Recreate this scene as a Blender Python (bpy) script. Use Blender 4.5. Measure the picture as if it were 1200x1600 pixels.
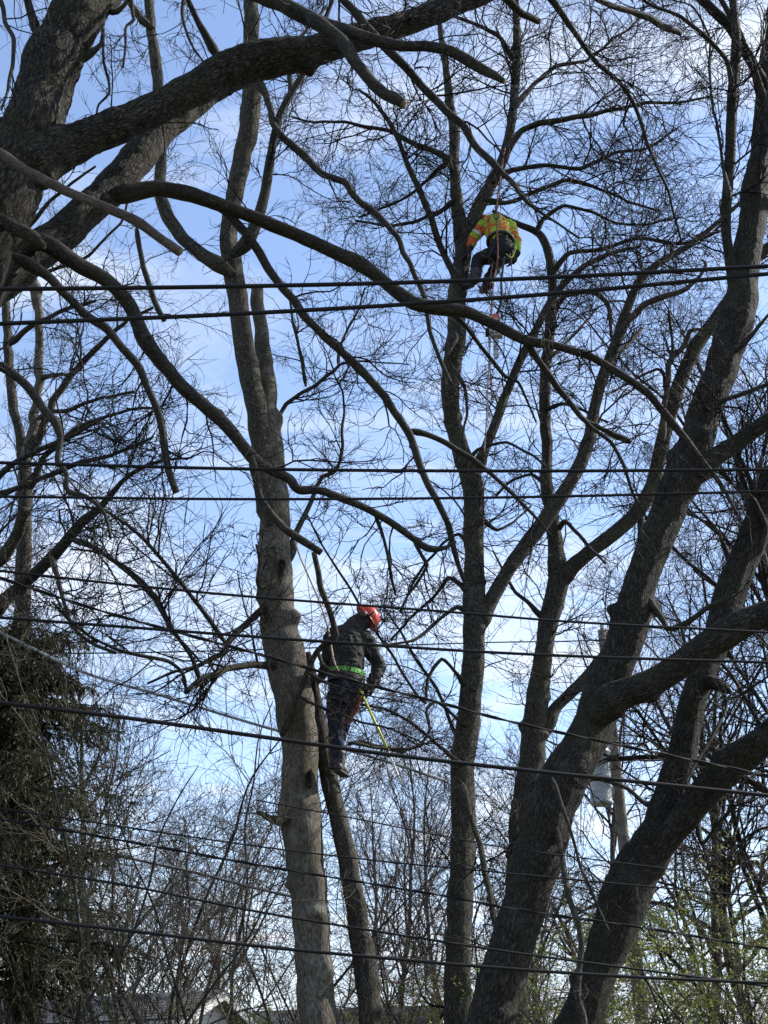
import bpy, bmesh, math, random
import numpy as np
from mathutils import Vector, Matrix

# ------------------------------------------------------------------ clear
for o in list(bpy.data.objects):
    bpy.data.objects.remove(o)
scn = bpy.context.scene
COL = scn.collection

# ------------------------------------------------------------------ camera
FPX = 2133.0                      # focal length in photograph pixels (1200 x 1600)
PITCH = math.radians(24.0)
EYE = np.array([0.0, 0.0, 1.6])
cam_d = bpy.data.cameras.new('camera')
cam = bpy.data.objects.new('camera', cam_d)
COL.objects.link(cam)
cam.location = EYE
cam.rotation_euler = (math.radians(90) + PITCH, 0, 0)
cam_d.sensor_fit = 'VERTICAL'
cam_d.sensor_height = 24.0
cam_d.lens = 24.0 * FPX / 1600.0
cam_d.clip_start = 0.05
cam_d.clip_end = 3000
scn.camera = cam
scn.render.resolution_x = 768
scn.render.resolution_y = 1024

# ------------------------------------------------------------------ sky and sun
SUN_TO = Vector((0.88, 0.30, 0.74)).normalized()      # direction towards the sun
SUN_EL = math.asin(SUN_TO.z)
SUN_AZ = math.atan2(SUN_TO.x, SUN_TO.y)
world = bpy.data.worlds.new('World')
scn.world = world
world.use_nodes = True
wn, wl = world.node_tree.nodes, world.node_tree.links
wn.clear()
def N(nodes, t, **kw):
    n = nodes.new(t)
    for k, v in kw.items():
        setattr(n, k, v)
    return n
sky = N(wn, 'ShaderNodeTexSky', sky_type='NISHITA', sun_disc=False)
sky.sun_elevation = SUN_EL
sky.sun_rotation = SUN_AZ
sky.altitude = 100
sky.air_density = 0.9
sky.dust_density = 0.7
sky.ozone_density = 4.0
bg = N(wn, 'ShaderNodeBackground')
bg.inputs['Strength'].default_value = 0.145
tc = N(wn, 'ShaderNodeTexCoord')
sep = N(wn, 'ShaderNodeSeparateXYZ')
wl.new(tc.outputs['Generated'], sep.inputs[0])
zz = N(wn, 'ShaderNodeMath', operation='MAXIMUM'); zz.inputs[1].default_value = 0.06
wl.new(sep.outputs['Z'], zz.inputs[0])
def wdiv(sock, add):
    a = N(wn, 'ShaderNodeMath', operation='ADD'); a.inputs[1].default_value = add
    wl.new(zz.outputs[0], a.inputs[0])
    d = N(wn, 'ShaderNodeMath', operation='DIVIDE')
    wl.new(sock, d.inputs[0]); wl.new(a.outputs[0], d.inputs[1])
    return d.outputs[0]
comb = N(wn, 'ShaderNodeCombineXYZ')
wl.new(wdiv(sep.outputs['X'], 0.12), comb.inputs[0])
wl.new(wdiv(sep.outputs['Y'], 0.12), comb.inputs[1])
mapn = N(wn, 'ShaderNodeMapping')
mapn.inputs['Rotation'].default_value = (0, 0, math.radians(-24))
mapn.inputs['Scale'].default_value = (2.4, 3.4, 1.0)
mapn.inputs['Location'].default_value = (11.2, 5.0, 0.0)
wl.new(comb.outputs[0], mapn.inputs[0])
cn = N(wn, 'ShaderNodeTexNoise')
cn.inputs['Scale'].default_value = 0.9
cn.inputs['Detail'].default_value = 9
cn.inputs['Roughness'].default_value = 0.55
cn.inputs['Distortion'].default_value = 0.7
wl.new(mapn.outputs[0], cn.inputs['Vector'])
cr = N(wn, 'ShaderNodeValToRGB')
cr.color_ramp.elements[0].position = 0.47
cr.color_ramp.elements[0].color = (0.0, 0.0, 0.0, 1)
cr.color_ramp.elements[1].position = 0.84
cr.color_ramp.elements[1].color = (0.9, 0.9, 0.9, 1)
wl.new(cn.outputs['Fac'], cr.inputs[0])
mixc = N(wn, 'ShaderNodeMixRGB')
mixc.inputs['Color2'].default_value = (4.3, 4.45, 4.7, 1)
veil = N(wn, 'ShaderNodeMath', operation='DIVIDE')            # thin even veil: deeper air towards the horizon
veil.inputs[0].default_value = 0.048
wl.new(zz.outputs[0], veil.inputs[1])
vadd = N(wn, 'ShaderNodeMath', operation='ADD', use_clamp=True)
wl.new(cr.outputs[0], vadd.inputs[0]); wl.new(veil.outputs[0], vadd.inputs[1])
wl.new(vadd.outputs[0], mixc.inputs['Fac'])
wl.new(sky.outputs[0], mixc.inputs['Color1'])
wl.new(mixc.outputs[0], bg.inputs['Color'])
wo = N(wn, 'ShaderNodeOutputWorld')
wl.new(bg.outputs[0], wo.inputs[0])

sun_d = bpy.data.lights.new('sun', 'SUN')
sun_d.energy = 3.8
sun_d.angle = math.radians(0.5)
sun_d.color = (1.0, 0.95, 0.87)
sun = bpy.data.objects.new('sun', sun_d)
COL.objects.link(sun)
sun.rotation_euler = SUN_TO.to_track_quat('Z', 'Y').to_euler()
sun.location = (40, 10, 40)

scn.view_settings.view_transform = 'Standard'
scn.view_settings.look = 'None'
scn.view_settings.exposure = 1.05
scn.view_settings.gamma = 1.0
scn.view_settings.use_curve_mapping = False

# ------------------------------------------------------------------ helpers
CP, SP = math.cos(PITCH), math.sin(PITCH)
def at(px, py, Y):
    """world point seen at photo pixel (px,py) at ground distance Y"""
    u = (px - 600.0) / FPX
    v = (800.0 - py) / FPX
    t = Y / (CP - v * SP)
    return np.array([u * t, Y, EYE[2] + t * (SP + v * CP)])
def mpp(px, py, Y):
    """metres per photo pixel there"""
    v = (800.0 - py) / FPX
    return (Y / (CP - v * SP)) / FPX
def project(P):
    d = P - EYE
    f = d[..., 1] * CP + d[..., 2] * SP
    up = -d[..., 1] * SP + d[..., 2] * CP
    f = np.maximum(f, 0.01)
    return 600 + FPX * d[..., 0] / f, 800 - FPX * up / f

def tag(o, label=None, cat=None, group=None, kind=None):
    if label: o['label'] = label
    if cat: o['category'] = cat
    if group: o['group'] = group
    if kind: o['kind'] = kind
    return o
def empty(name, loc=(0, 0, 0), label=None, cat=None, group=None):
    o = bpy.data.objects.new(name, None)
    o.empty_display_size = 0.2
    COL.objects.link(o)
    o.location = [float(c) for c in loc]
    return tag(o, label, cat, group)

def link(name, me, parent=None):
    o = bpy.data.objects.new(name, me)
    COL.objects.link(o)
    if parent is not None:
        o.parent = parent
    return o

def mesh_np(name, V, Q=None, T=None, mat=None, smooth=True, attr=None, midx=None):
    """mesh from numpy vertices, quads and triangles"""
    me = bpy.data.meshes.new(name)
    V = np.ascontiguousarray(V, dtype=np.float32).reshape(-1, 3)
    Q = np.zeros((0, 4), np.int32) if Q is None else np.asarray(Q, np.int32).reshape(-1, 4)
    T = np.zeros((0, 3), np.int32) if T is None else np.asarray(T, np.int32).reshape(-1, 3)
    me.vertices.add(len(V))
    me.vertices.foreach_set('co', V.ravel())
    nl = Q.size + T.size
    me.loops.add(nl)
    me.loops.foreach_set('vertex_index', np.concatenate([Q.ravel(), T.ravel()]).astype(np.int32))
    npoly = len(Q) + len(T)
    me.polygons.add(npoly)
    st = np.concatenate([np.arange(len(Q)) * 4, Q.size + np.arange(len(T)) * 3]).astype(np.int32)
    me.polygons.foreach_set('loop_start', st)
    if smooth:
        me.polygons.foreach_set('use_smooth', np.ones(npoly, dtype=bool))
    if midx is not None:
        me.polygons.foreach_set('material_index', np.asarray(midx, np.int32))
    if attr is not None:
        a = me.attributes.new('bark', 'FLOAT_VECTOR', 'POINT')
        a.data.foreach_set('vector', np.ascontiguousarray(attr, np.float32).ravel())
    me.update(calc_edges=True)
    if mat is not None:
        for m in (mat if isinstance(mat, (list, tuple)) else [mat]):
            me.materials.append(m)
    return me

def vnoise(p, seed=0):
    """vectorised smooth value noise, about -1..1"""
    p = np.asarray(p, np.float64)
    i = np.floor(p).astype(np.int64)
    f = p - i
    f = f * f * (3 - 2 * f)
    def h(a, b, c):
        n = (a * 374761393 + b * 668265263 + c * 1274126177 + seed * 1013904223) & 0x7fffffff
        n = ((n ^ (n >> 13)) * 1274126177) & 0x7fffffff
        n = n ^ (n >> 16)
        return (n & 0xffff) / 32767.5 - 1.0
    x, y, z = i[..., 0], i[..., 1], i[..., 2]
    fx, fy, fz = f[..., 0], f[..., 1], f[..., 2]
    def l(a, b, t): return a + (b - a) * t
    return l(l(l(h(x, y, z), h(x+1, y, z), fx), l(h(x, y+1, z), h(x+1, y+1, z), fx), fy),
             l(l(h(x, y, z+1), h(x+1, y, z+1), fx), l(h(x, y+1, z+1), h(x+1, y+1, z+1), fx), fy), fz)

def nrm(v):
    return v / np.maximum(np.linalg.norm(v, axis=-1, keepdims=True), 1e-9)

# ------------------------------------------------------------------ materials
def new_mat(name):
    m = bpy.data.materials.new(name)
    m.use_nodes = True
    nt = m.node_tree
    b = nt.nodes['Principled BSDF']
    return m, nt.nodes, nt.links, b
def setv(b, **kw):
    for k, v in kw.items():
        b.inputs[k.replace('_', ' ')].default_value = v

def plain(name, col, rough=0.6, metal=0.0, var=0.25, scale=8.0, bump=0.0, bscale=60.0, spec=0.5):
    m, n, l, b = new_mat(name)
    t = N(n, 'ShaderNodeTexCoord')
    no = N(n, 'ShaderNodeTexNoise'); no.inputs['Scale'].default_value = scale; no.inputs['Detail'].default_value = 5
    l.new(t.outputs['Object'], no.inputs['Vector'])
    r = N(n, 'ShaderNodeValToRGB')
    r.color_ramp.elements[0].position = 0.3; r.color_ramp.elements[1].position = 0.7
    r.color_ramp.elements[0].color = [c * (1 - var) for c in col] + [1]
    r.color_ramp.elements[1].color = [min(1, c * (1 + var)) for c in col] + [1]
    l.new(no.outputs['Fac'], r.inputs[0]); l.new(r.outputs[0], b.inputs['Base Color'])
    b.inputs['Roughness'].default_value = rough; b.inputs['Metallic'].default_value = metal
    b.inputs['Specular IOR Level'].default_value = spec
    if bump > 0:
        n2 = N(n, 'ShaderNodeTexNoise'); n2.inputs['Scale'].default_value = bscale; n2.inputs['Detail'].default_value = 4
        l.new(t.outputs['Object'], n2.inputs['Vector'])
        bp = N(n, 'ShaderNodeBump'); bp.inputs['Strength'].default_value = bump; bp.inputs['Distance'].default_value = 0.01
        l.new(n2.outputs['Fac'], bp.inputs['Height']); l.new(bp.outputs[0], b.inputs['Normal'])
    return m

def bark(name, furrow, ridge, moss=(0.07, 0.075, 0.03), moss_amt=0.35, lichen=(0.2, 0.2, 0.17), lich_amt=0.2,
         sc=22.0, bump=0.6, dist=0.02, contrast=(0.35, 0.65), smoothish=False):
    m, n, l, b = new_mat(name)
    a = N(n, 'ShaderNodeAttribute', attribute_name='bark')
    # furrows: stretched, warped noise along the stem
    w = N(n, 'ShaderNodeTexNoise'); w.inputs['Scale'].default_value = sc * 0.35; w.inputs['Detail'].default_value = 3
    l.new(a.outputs['Vector'], w.inputs['Vector'])
    wm = N(n, 'ShaderNodeMixRGB', blend_type='LINEAR_LIGHT'); wm.inputs['Fac'].default_value = 0.05
    l.new(a.outputs['Vector'], wm.inputs['Color1']); l.new(w.outputs['Color'], wm.inputs['Color2'])
    v = N(n, 'ShaderNodeTexVoronoi', feature='DISTANCE_TO_EDGE'); v.inputs['Scale'].default_value = sc
    l.new(wm.outputs[0], v.inputs['Vector'])
    no = N(n, 'ShaderNodeTexNoise'); no.inputs['Scale'].default_value = sc * 1.6; no.inputs['Detail'].default_value = 7
    no.inputs['Roughness'].default_value = 0.65
    l.new(wm.outputs[0], no.inputs['Vector'])
    mul = N(n, 'ShaderNodeMath', operation='MULTIPLY'); mul.inputs[1].default_value = 0.9 if not smoothish else 0.15
    l.new(v.outputs['Distance'], mul.inputs[0])
    add = N(n, 'ShaderNodeMath', operation='ADD')
    l.new(mul.outputs[0], add.inputs[0])
    m2 = N(n, 'ShaderNodeMath', operation='MULTIPLY'); m2.inputs[1].default_value = 0.7 if not smoothish else 0.9
    l.new(no.outputs['Fac'], m2.inputs[0]); l.new(m2.outputs[0], add.inputs[1])
    r = N(n, 'ShaderNodeValToRGB')
    r.color_ramp.elements[0].position = contrast[0]; r.color_ramp.elements[1].position = contrast[1]
    r.color_ramp.elements[0].color = (*furrow, 1); r.color_ramp.elements[1].color = (*ridge, 1)
    l.new(add.outputs[0], r.inputs[0])
    g = N(n, 'ShaderNodeNewGeometry')
    mn = N(n, 'ShaderNodeTexNoise'); mn.inputs['Scale'].default_value = 1.7; mn.inputs['Detail'].default_value = 6
    l.new(g.outputs['Position'], mn.inputs['Vector'])
    mr = N(n, 'ShaderNodeMapRange'); mr.inputs['From Min'].default_value = 0.48; mr.inputs['From Max'].default_value = 0.68
    mr.inputs['To Max'].default_value = moss_amt
    l.new(mn.outputs['Fac'], mr.inputs['Value'])
    mx = N(n, 'ShaderNodeMixRGB'); mx.inputs['Color2'].default_value = (*moss, 1)
    l.new(mr.outputs[0], mx.inputs['Fac']); l.new(r.outputs[0], mx.inputs['Color1'])
    ln = N(n, 'ShaderNodeTexNoise'); ln.inputs['Scale'].default_value = 5.5; ln.inputs['Detail'].default_value = 8
    ln.inputs['Roughness'].default_value = 0.7
    l.new(g.outputs['Position'], ln.inputs['Vector'])
    lr = N(n, 'ShaderNodeMapRange'); lr.inputs['From Min'].default_value = 0.55; lr.inputs['From Max'].default_value = 0.72
    lr.inputs['To Max'].default_value = lich_amt
    l.new(ln.outputs['Fac'], lr.inputs['Value'])
    lx = N(n, 'ShaderNodeMixRGB'); lx.inputs['Color2'].default_value = (*lichen, 1)
    l.new(lr.outputs[0], lx.inputs['Fac']); l.new(mx.outputs[0], lx.inputs['Color1'])
    l.new(lx.outputs[0], b.inputs['Base Color'])
    b.inputs['Roughness'].default_value = 0.85
    b.inputs['Specular IOR Level'].default_value = 0.25
    bp = N(n, 'ShaderNodeBump'); bp.inputs['Strength'].default_value = bump; bp.inputs['Distance'].default_value = dist
    l.new(add.outputs[0], bp.inputs['Height']); l.new(bp.outputs[0], b.inputs['Normal'])
    return m

def twig_mat(name, c0, c1, rough=0.75):
    m, n, l, b = new_mat(name)
    g = N(n, 'ShaderNodeNewGeometry')
    no = N(n, 'ShaderNodeTexNoise'); no.inputs['Scale'].default_value = 3.0; no.inputs['Detail'].default_value = 4
    l.new(g.outputs['Position'], no.inputs['Vector'])
    r = N(n, 'ShaderNodeValToRGB')
    r.color_ramp.elements[0].position = 0.35; r.color_ramp.elements[1].position = 0.7
    r.color_ramp.elements[0].color = (*c0, 1); r.color_ramp.elements[1].color = (*c1, 1)
    l.new(no.outputs['Fac'], r.inputs[0]); l.new(r.outputs[0], b.inputs['Base Color'])
    b.inputs['Roughness'].default_value = rough
    b.inputs['Specular IOR Level'].default_value = 0.12
    return m

M = {}
M['bark_coarse'] = bark('bark_coarse', (0.007, 0.006, 0.0045), (0.078, 0.067, 0.049), moss=(0.045, 0.048, 0.018), moss_amt=0.45, lichen=(0.15, 0.15, 0.12), sc=34, bump=1.0, dist=0.05, contrast=(0.38, 0.66))
M['bark_dark'] = bark('bark_dark', (0.008, 0.007, 0.005), (0.064, 0.055, 0.042), moss=(0.04, 0.042, 0.018), moss_amt=0.35, lichen=(0.13, 0.13, 0.105), lich_amt=0.35, sc=38, bump=1.0, dist=0.04, contrast=(0.36, 0.70))
M['bark_mid'] = bark('bark_mid', (0.016, 0.014, 0.011), (0.092, 0.081, 0.062), moss=(0.06, 0.06, 0.026), moss_amt=0.45, lich_amt=0.35, sc=40, bump=0.9, dist=0.02, contrast=(0.36, 0.66))
M['bark_pale'] = bark('bark_pale', (0.040, 0.034, 0.026), (0.180, 0.158, 0.124), moss=(0.055, 0.050, 0.028), moss_amt=0.85, lichen=(0.30, 0.29, 0.26),
                      lich_amt=0.55, sc=30, bump=0.9, dist=0.02, contrast=(0.36, 0.62), smoothish=True)
M['bark_branch'] = bark('bark_branch', (0.011, 0.010, 0.008), (0.052, 0.046, 0.035), moss=(0.04, 0.042, 0.018), moss_amt=0.45, lichen=(0.12, 0.12, 0.10), lich_amt=0.3, sc=48, bump=0.7, dist=0.008)
M['bark_dead'] = bark('bark_dead', (0.035, 0.026, 0.020), (0.115, 0.092, 0.072), moss_amt=0.1, lich_amt=0.3, sc=40, bump=0.6, dist=0.008, smoothish=True)
M['cut_wood'] = plain('cut_wood', (0.13, 0.095, 0.06), 0.85, scale=20)
M['twig'] = twig_mat('twig', (0.008, 0.007, 0.006), (0.024, 0.020, 0.018))
M['twig_grey'] = twig_mat('twig_grey', (0.009, 0.008, 0.007), (0.028, 0.024, 0.021))
M['twig_pink'] = twig_mat('twig_pink', (0.045, 0.034, 0.030), (0.11, 0.088, 0.078))
M['twig_brush'] = twig_mat('twig_brush', (0.040, 0.033, 0.025), (0.14, 0.118, 0.088))

# ------------------------------------------------------------------ stems
def catmull(C, n_per):
    C = np.asarray(C, float)
    if len(C) == 2:
        t = np.linspace(0, 1, n_per + 1)[:, None]
        return C[0] * (1 - t) + C[1] * t
    P = np.vstack([2 * C[0] - C[1], C, 2 * C[-1] - C[-2]])
    out = []
    for i in range(1, len(P) - 2):
        t = np.linspace(0, 1, n_per, endpoint=False)[:, None]
        a, b, c, d = P[i-1], P[i], P[i+1], P[i+2]
        out.append(0.5 * (2*b + (c-a)*t + (2*a-5*b+4*c-d)*t**2 + (-a+3*b-3*c+d)*t**3))
    out.append(C[-1:])
    return np.vstack(out)

def resample(PR, step):
    d = np.linalg.norm(np.diff(PR[:, :3], axis=0), axis=1)
    s = np.concatenate([[0], np.cumsum(d)])
    n = max(3, int(s[-1] / step) + 1)
    q = np.linspace(0, s[-1], n)
    return np.stack([np.interp(q, s, PR[:, k]) for k in range(PR.shape[1])], 1), q

def frames(P):
    t = nrm(np.gradient(P, axis=0))
    ref = np.array([0.0, 1.0, 0.0]) if abs(t[0, 1]) < 0.8 else np.array([1.0, 0, 0])
    n0 = nrm(np.cross(t[0], ref))
    ns = [n0]
    for i in range(1, len(P)):
        v = ns[-1] - t[i] * np.dot(ns[-1], t[i])
        ns.append(v / max(np.linalg.norm(v), 1e-9))
    ns = np.array(ns)
    return t, ns, np.cross(t, ns)

SEED = [1]
def stem_mesh(name, PR, mat, seg=14, step=0.06, amp=0.06, kf=9.0, kl=2.2, fine=0.0, cap=True, flare=0.0, wob=0.0, knots=0, kink=0.0):
    """a tapering, gnarled stem through control points PR (x,y,z,r); returns mesh and its centre line"""
    SEED[0] += 1
    sd = SEED[0]
    CM = catmull(PR, 10)
    if kink > 0 and len(PR) > 2:
        LN = np.vstack([np.linspace(PR[i], PR[i+1], 10, endpoint=False) for i in range(len(PR) - 1)] + [PR[-1:]])
        CM = CM * (1 - kink) + LN * kink
    C, s = resample(CM, step)
    P, R = C[:, :3].copy(), np.maximum(C[:, 3], 0.002).copy()
    if wob > 0:
        k = np.stack([s * 1.6 + sd * 7.3, np.zeros_like(s), np.zeros_like(s)], 1)
        fade = np.minimum(1, s / 0.4)[:, None] * np.minimum(1, (s[-1] - s) / 0.3 + 0.2)[:, None]
        P += fade * wob * R.mean() * np.stack([vnoise(k, 11), vnoise(k + 31.7, 12), vnoise(k + 63.1, 13)], 1)
        k = k * 3.1
        P += 0.45 * fade * wob * R.mean() * np.stack([vnoise(k, 14), vnoise(k + 31.7, 15), vnoise(k + 63.1, 16)], 1)
    if flare > 0:
        R *= (1 + 0.30 * np.exp(-(s / flare) ** 2)) * np.clip(0.30 + 0.70 * s / (0.9 * flare), 0, 1)
    kk = np.stack([s * 1.3 + sd * 3.1, np.zeros_like(s), np.zeros_like(s)], 1)
    R *= 1 + 0.07 * vnoise(kk, 17) + 0.05 * vnoise(kk * 4.3, 18)
    t, n, b = frames(P)
    th = np.linspace(0, 2 * math.pi, seg, endpoint=False)
    c, si = np.cos(th), np.sin(th)
    rr = R[:, None] * np.ones((1, seg))
    ss = s[:, None] * np.ones((1, seg))
    X = c[None] * rr; Y = si[None] * rr
    k1 = np.stack([X * kf + sd, Y * kf, ss * kl], -1)
    d = amp * vnoise(k1, 21)
    k0 = np.stack([c[None] * 1.3 + 0 * ss + sd, si[None] * 1.3 + 0 * ss, ss * 1.1], -1)
    d = d + 0.11 * vnoise(k0, 22)
    if fine > 0:
        k2 = np.stack([X * kf * 3.2, Y * kf * 3.2 + sd, ss * kl * 4], -1)
        rid = 1 - np.abs(vnoise(k2, 23)) * 2
        d = d + fine * rid
        k3 = np.stack([X * kf * 7, Y * kf * 7 + sd, ss * kl * 11], -1)
        d = d + 0.6 * fine * vnoise(k3, 24)
    rng = np.random.default_rng(sd)
    for _ in range(knots):                       # healed knots: rounded bumps
        i0 = rng.uniform(0.08, 0.92) * s[-1]; a0 = rng.uniform(0, 2 * math.pi)
        rk = R.mean() * rng.uniform(0.35, 0.6)
        da = np.abs((th[None] - a0 + math.pi) % (2 * math.pi) - math.pi) * rr
        d = d + rng.uniform(0.2, 0.5) * np.exp(-((ss - i0) ** 2 + da ** 2) / rk ** 2)
    rr = rr * (1 + d)
    V = P[:, None] + rr[..., None] * (c[None, :, None] * n[:, None] + si[None, :, None] * b[:, None])
    nr = len(P)
    i, j = np.meshgrid(np.arange(nr - 1), np.arange(seg), indexing='ij')
    j2 = (j + 1) % seg
    Q = np.stack([i*seg + j, i*seg + j2, (i+1)*seg + j2, (i+1)*seg + j], -1).reshape(-1, 4)
    A = np.stack([X, Y, ss * 0.32], -1).reshape(-1, 3) + sd * 1.37
    Vf = V.reshape(-1, 3)
    T = None; mi = np.zeros(len(Q), int); mats = [mat]
    if cap:
        e = len(Vf)
        Vf = np.vstack([Vf, P[-1] + t[-1] * R[-1] * 0.12])
        A = np.vstack([A, A[-1]])
        o = (nr - 1) * seg
        T = np.stack([o + np.arange(seg), o + (np.arange(seg) + 1) % seg, np.full(seg, e)], 1)
        mats = [mat, M['cut_wood'] if cap == 'cut' else mat]
        mi = np.concatenate([mi, np.ones(seg, int)])
    return dict(V=Vf, Q=Q, T=T, A=A, mi=mi, mats=mats, P=P, R=R, name=name)

def put_stem(name, st, parent, base):
    me = mesh_np(name, st['V'] - base, st['Q'], st['T'], st['mats'], attr=st['A'], midx=st['mi'])
    return link(name, me, parent)

# ------------------------------------------------------------------ twigs (vectorised)
def grow(P0, D0, L, K, rng, wob, up, curl=0.0):
    n = len(P0)
    pts = np.zeros((n, K, 3)); pts[:, 0] = P0
    D = nrm(D0)
    st = (L / (K - 1))[:, None]
    bend = rng.normal(size=(n, 3)) * curl
    for k in range(1, K):
        D = nrm(D + wob * rng.normal(size=(n, 3)) + bend + np.array([0, 0, up]))
        pts[:, k] = pts[:, k-1] + D * st * rng.uniform(0.75, 1.25, (n, 1))
    return pts

def sprout(pts, rad, L, rng, n_lo, n_hi, t0, ang, lrat, rrat, K, wob, up, curl, rmin=0.0018, lmin=0.08, lmax=9):
    n, Kp, _ = pts.shape
    cnt = rng.integers(n_lo, n_hi + 1, n)
    idx = np.repeat(np.arange(n), cnt)
    m = len(idx)
    t = rng.uniform(t0, 1.0, m) * (Kp - 1.001)
    k = t.astype(int); f = (t - k)[:, None]
    p = pts[idx, k] * (1 - f) + pts[idx, k + 1] * f
    tan = nrm(pts[idx, k + 1] - pts[idx, k])
    r = rad[idx, k] * (1 - f[:, 0]) + rad[idx, k + 1] * f[:, 0]
    perp = rng.normal(size=(m, 3)); perp = nrm(perp - tan * (perp * tan).sum(1, keepdims=True))
    a = rng.uniform(ang[0], ang[1], m)[:, None]
    d = np.cos(a) * tan + np.sin(a) * perp
    Lc = np.clip(L[idx] * rng.uniform(lrat[0], lrat[1], m) * (1.1 - 0.5 * t / Kp), lmin, lmax)
    q = grow(p, d, Lc, K, rng, wob, up, curl)
    rc = np.maximum(r * rng.uniform(rrat[0], rrat[1], m), rmin)
    R = rc[:, None] * np.linspace(1, 0.45, K)[None]
    return q, R, Lc

def cull(q, R, L, mx=190, my=190):
    x, y = project(q[:, 0])
    x2, y2 = project(q[:, -1])
    ok = ((x > -mx) & (x < 1200 + mx) & (y > -my) & (y < 1600 + my)) | ((x2 > -mx) & (x2 < 1200 + mx) & (y2 > -my) & (y2 < 1600 + my))
    return q[ok], R[ok], L[ok]

def tubes_np(q, R, S=3):
    n, K, _ = q.shape
    t = nrm(np.gradient(q, axis=1))
    ref = np.where(np.abs(t[..., 2:3]) > 0.9, np.array([1.0, 0, 0]), np.array([0, 0, 1.0]))
    a = nrm(np.cross(t, ref)); b = np.cross(t, a)
    th = np.arange(S) * 2 * math.pi / S
    V = q[:, :, None] + R[:, :, None, None] * (np.cos(th)[None, None, :, None] * a[:, :, None] + np.sin(th)[None, None, :, None] * b[:, :, None])
    i = (np.arange(n) * K * S)[:, None, None] + (np.arange(K - 1) * S)[None, :, None] 
    j = np.arange(S)[None, None]
    j2 = (j + 1) % S
    Q = np.stack([i + j, i + j2, i + S + j2, i + S + j], -1).reshape(-1, 4)
    return V.reshape(-1, 3), Q

def join_np(parts):
    Vs, Qs, o = [], [], 0
    for V, Q in parts:
        Vs.append(V); Qs.append(Q + o); o += len(V)
    return np.vstack(Vs), np.vstack(Qs)

TRI = [0]
TWIG_MUL = 1.5
def twig_system(srcs, rng, spec, do_cull=True, avoid=None):
    """srcs: list of (P,R,per_metre,len_lo,len_hi). Returns V,Q of all twigs."""
    P0, D0, L, R0 = [], [], [], []
    for P, R, dens, lo, hi in srcs:
        seg = np.linalg.norm(np.diff(P, axis=0), axis=1)
        s = np.concatenate([[0], np.cumsum(seg)])
        n = rng.poisson(dens * s[-1] * TWIG_MUL)
        if n == 0: continue
        q = s[-1] * (0.10 + 0.90 * rng.uniform(0, 1, n) ** 0.75)
        p = np.stack([np.interp(q, s, P[:, k]) for k in range(3)], 1)
        tan = np.gradient(P, axis=0)
        tt = nrm(np.stack([np.interp(q, s, tan[:, k]) for k in range(3)], 1))
        r = np.interp(q, s, R)
        perp = rng.normal(size=(n, 3)); perp = nrm(perp - tt * (perp * tt).sum(1, keepdims=True))
        a = rng.uniform(0.5, 1.25, n)[:, None]
        P0.append(p); D0.append(np.cos(a) * tt + np.sin(a) * perp)
        l = rng.uniform(lo, hi, n)
        L.append(l); R0.append(np.minimum(r * 0.5, spec['r1'] * (l / 1.2) ** 0.8))
    if not P0: return None
    P0, D0, L, R0 = map(np.concatenate, (P0, D0, L, R0))
    R0 = np.maximum(R0, 0.0035)
    K1 = 8
    q1 = grow(P0, D0, L, K1, rng, spec['wob'], spec['up'], 0.06)
    R1 = R0[:, None] * np.linspace(1, 0.4, K1)[None]
    if do_cull: q1, R1, L = cull(q1, R1, L)
    out = [tubes_np(q1, R1, 4)]
    q2, R2, L2 = sprout(q1, R1, L, rng, *spec['n2'], 0.12, (0.45, 1.15), (0.4, 0.85), (0.55, 0.8), 6, spec['wob'] * 0.9, spec['up2'], 0.14, rmin=spec['rm2'])
    if do_cull: q2, R2, L2 = cull(q2, R2, L2)
    out.append(tubes_np(q2, R2, 3))
    q3, R3, L3 = sprout(q2, R2, L2, rng, *spec['n3'], 0.1, (0.4, 1.2), (0.4, 0.85), (0.6, 0.85), 4, spec['wob'] * 0.9, spec['up2'], 0.18, rmin=spec['rm3'])
    if do_cull: q3, R3, L3 = cull(q3, R3, L3)
    out.append(tubes_np(q3, R3, 3))
    if spec.get('n4'):
        q4, R4, L4 = sprout(q3, R3, L3, rng, *spec['n4'], 0.2, (0.4, 1.2), (0.3, 0.7), (0.6, 0.9), 3, spec['wob'], 0, 0.1, rmin=spec['rm3'], lmin=0.05)
        if do_cull: q4, R4, L4 = cull(q4, R4, L4)
        out.append(tubes_np(q4, R4, 3))
    V, Q = join_np(out)
    TRI[0] += 2 * len(Q)
    return V, Q
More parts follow.
